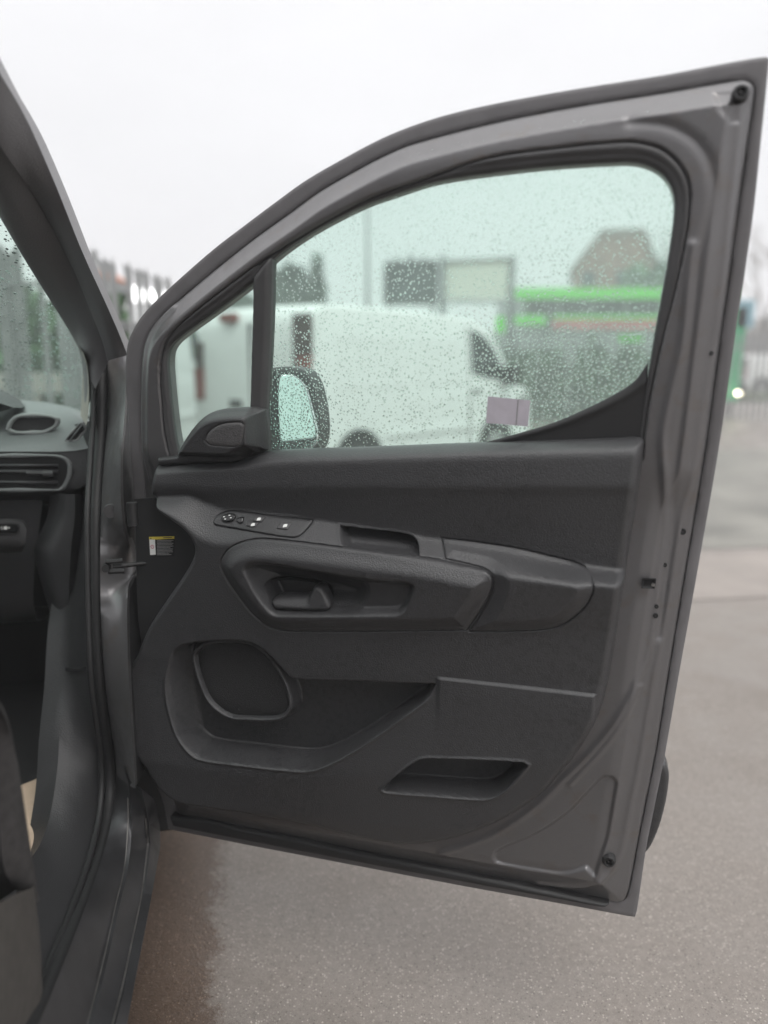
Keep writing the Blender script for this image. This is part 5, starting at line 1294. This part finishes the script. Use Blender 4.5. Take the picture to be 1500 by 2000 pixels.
bare_tree((X(1296, 52), 52, 0), Z(445, 52), 5, 'bare winter tree in front of the brick house', None)
bare_tree((X(1486, 44), 44, 0), Z(420, 44), 6, 'bare brown winter tree past the outer edge of the open door')
bare_tree((X(1560, 48), 48, 0), Z(430, 48), 6, 'bare brown tree furthest to the right behind the verge')
tx = [(X(x, 60), 60, Z(640, 60)*0.55 + 0.5*math.sin(x), 1.6, 1.0, 2.2) for x in range(1430, 1760, 30)]
tag(leaf_cloud('scrub', tx, 5000, 0.22, 'twig'), 'brown winter scrub behind the grass verge', 'scrub', kind='stuff')
gv = MB(); gv.box(X(1440, 27), X(2600, 27), 25.5, 33, -0.1, 0.13); tag(gv.build('grass_verge', 'grass', None), 'green grass verge beyond the yard', kind='structure')
build_van('parked_car', (X(1452, 30), 29.6, 0), np.array((0.97, 0.05, 0)), 4.0, 1.75, 1.55, 'white car parked on the verge at the right edge', 'white_paint', cat='car')
ts = bg(1436, 700, 19); sgn = empty('totem_sign', (ts[0], 19, 0)); tag(sgn, 'tall sign with blue top and green base past the open door edge', 'sign')
m = MB(); m.box(ts[0]-.05, X(1466, 19), 19, 19.12, Z(640, 19), Z(585, 19)); m.build('blue_panel', 'blue_sign', sgn)
m = MB(); m.box(X(1405, 19), X(1452, 19), 19.0, 19.1, 0.35, Z(600, 19)); m.build('green_panel', 'green_deep', sgn)
m = MB(); m.add(*cyl_geo((X(1440, 19), 19.2, 0), (X(1440, 19), 19.2, Z(585, 19)), 0.05, 0.05, 8)); m.build('post', 'post', sgn)
ml_ = bg(1443, 768, 18.6)
v, f = [], []
for i in range(7):
    for k in range(12):
        a = math.pi*i/6; v.append(ml_ + 0.035*np.array((math.sin(a)*math.cos(k*.5236), math.sin(a)*math.sin(k*.5236), math.cos(a))))
for i in range(6):
    for k in range(12): f.append((i*12+k, (i+1)*12+k, (i+1)*12+(k+1) % 12, i*12+(k+1) % 12))
mlr = empty('marker_lamp', (ml_[0], ml_[1], 0)); tag(mlr, 'small lit yellow lamp low in front of the green sign base', 'lamp')
mk('bulb', v, f, 'lamp', mlr)
m = MB(); m.add(*cyl_geo((ml_[0], ml_[1], 0), (ml_[0], ml_[1], ml_[2]-.034), 0.03, 0.025, 8)); m.build('stem', 'post', mlr, True)
print('drops', nd, nd2)

# ------------------------------------------------------------------ drizzle haze over the yard
hv, hf = box_geo(-305, 305, -305, 305, -1.2, 16.0)
hz = mk('haze', hv, hf, 'black', None, False); hz['kind'] = 'stuff'
hm = bpy.data.materials.new('drizzle_haze'); hm.use_nodes = True; hn = hm.node_tree; hn.nodes.clear()
ho_ = hn.nodes.new('ShaderNodeOutputMaterial'); pv = hn.nodes.new('ShaderNodeVolumePrincipled')
pv.inputs['Color'].default_value = (0.93, 0.94, 0.96, 1); pv.inputs['Density'].default_value = 0.0075
hn.links.new(pv.outputs[0], ho_.inputs['Volume']); hz.data.materials[0] = hm
SC.cycles.volume_bounces = 2
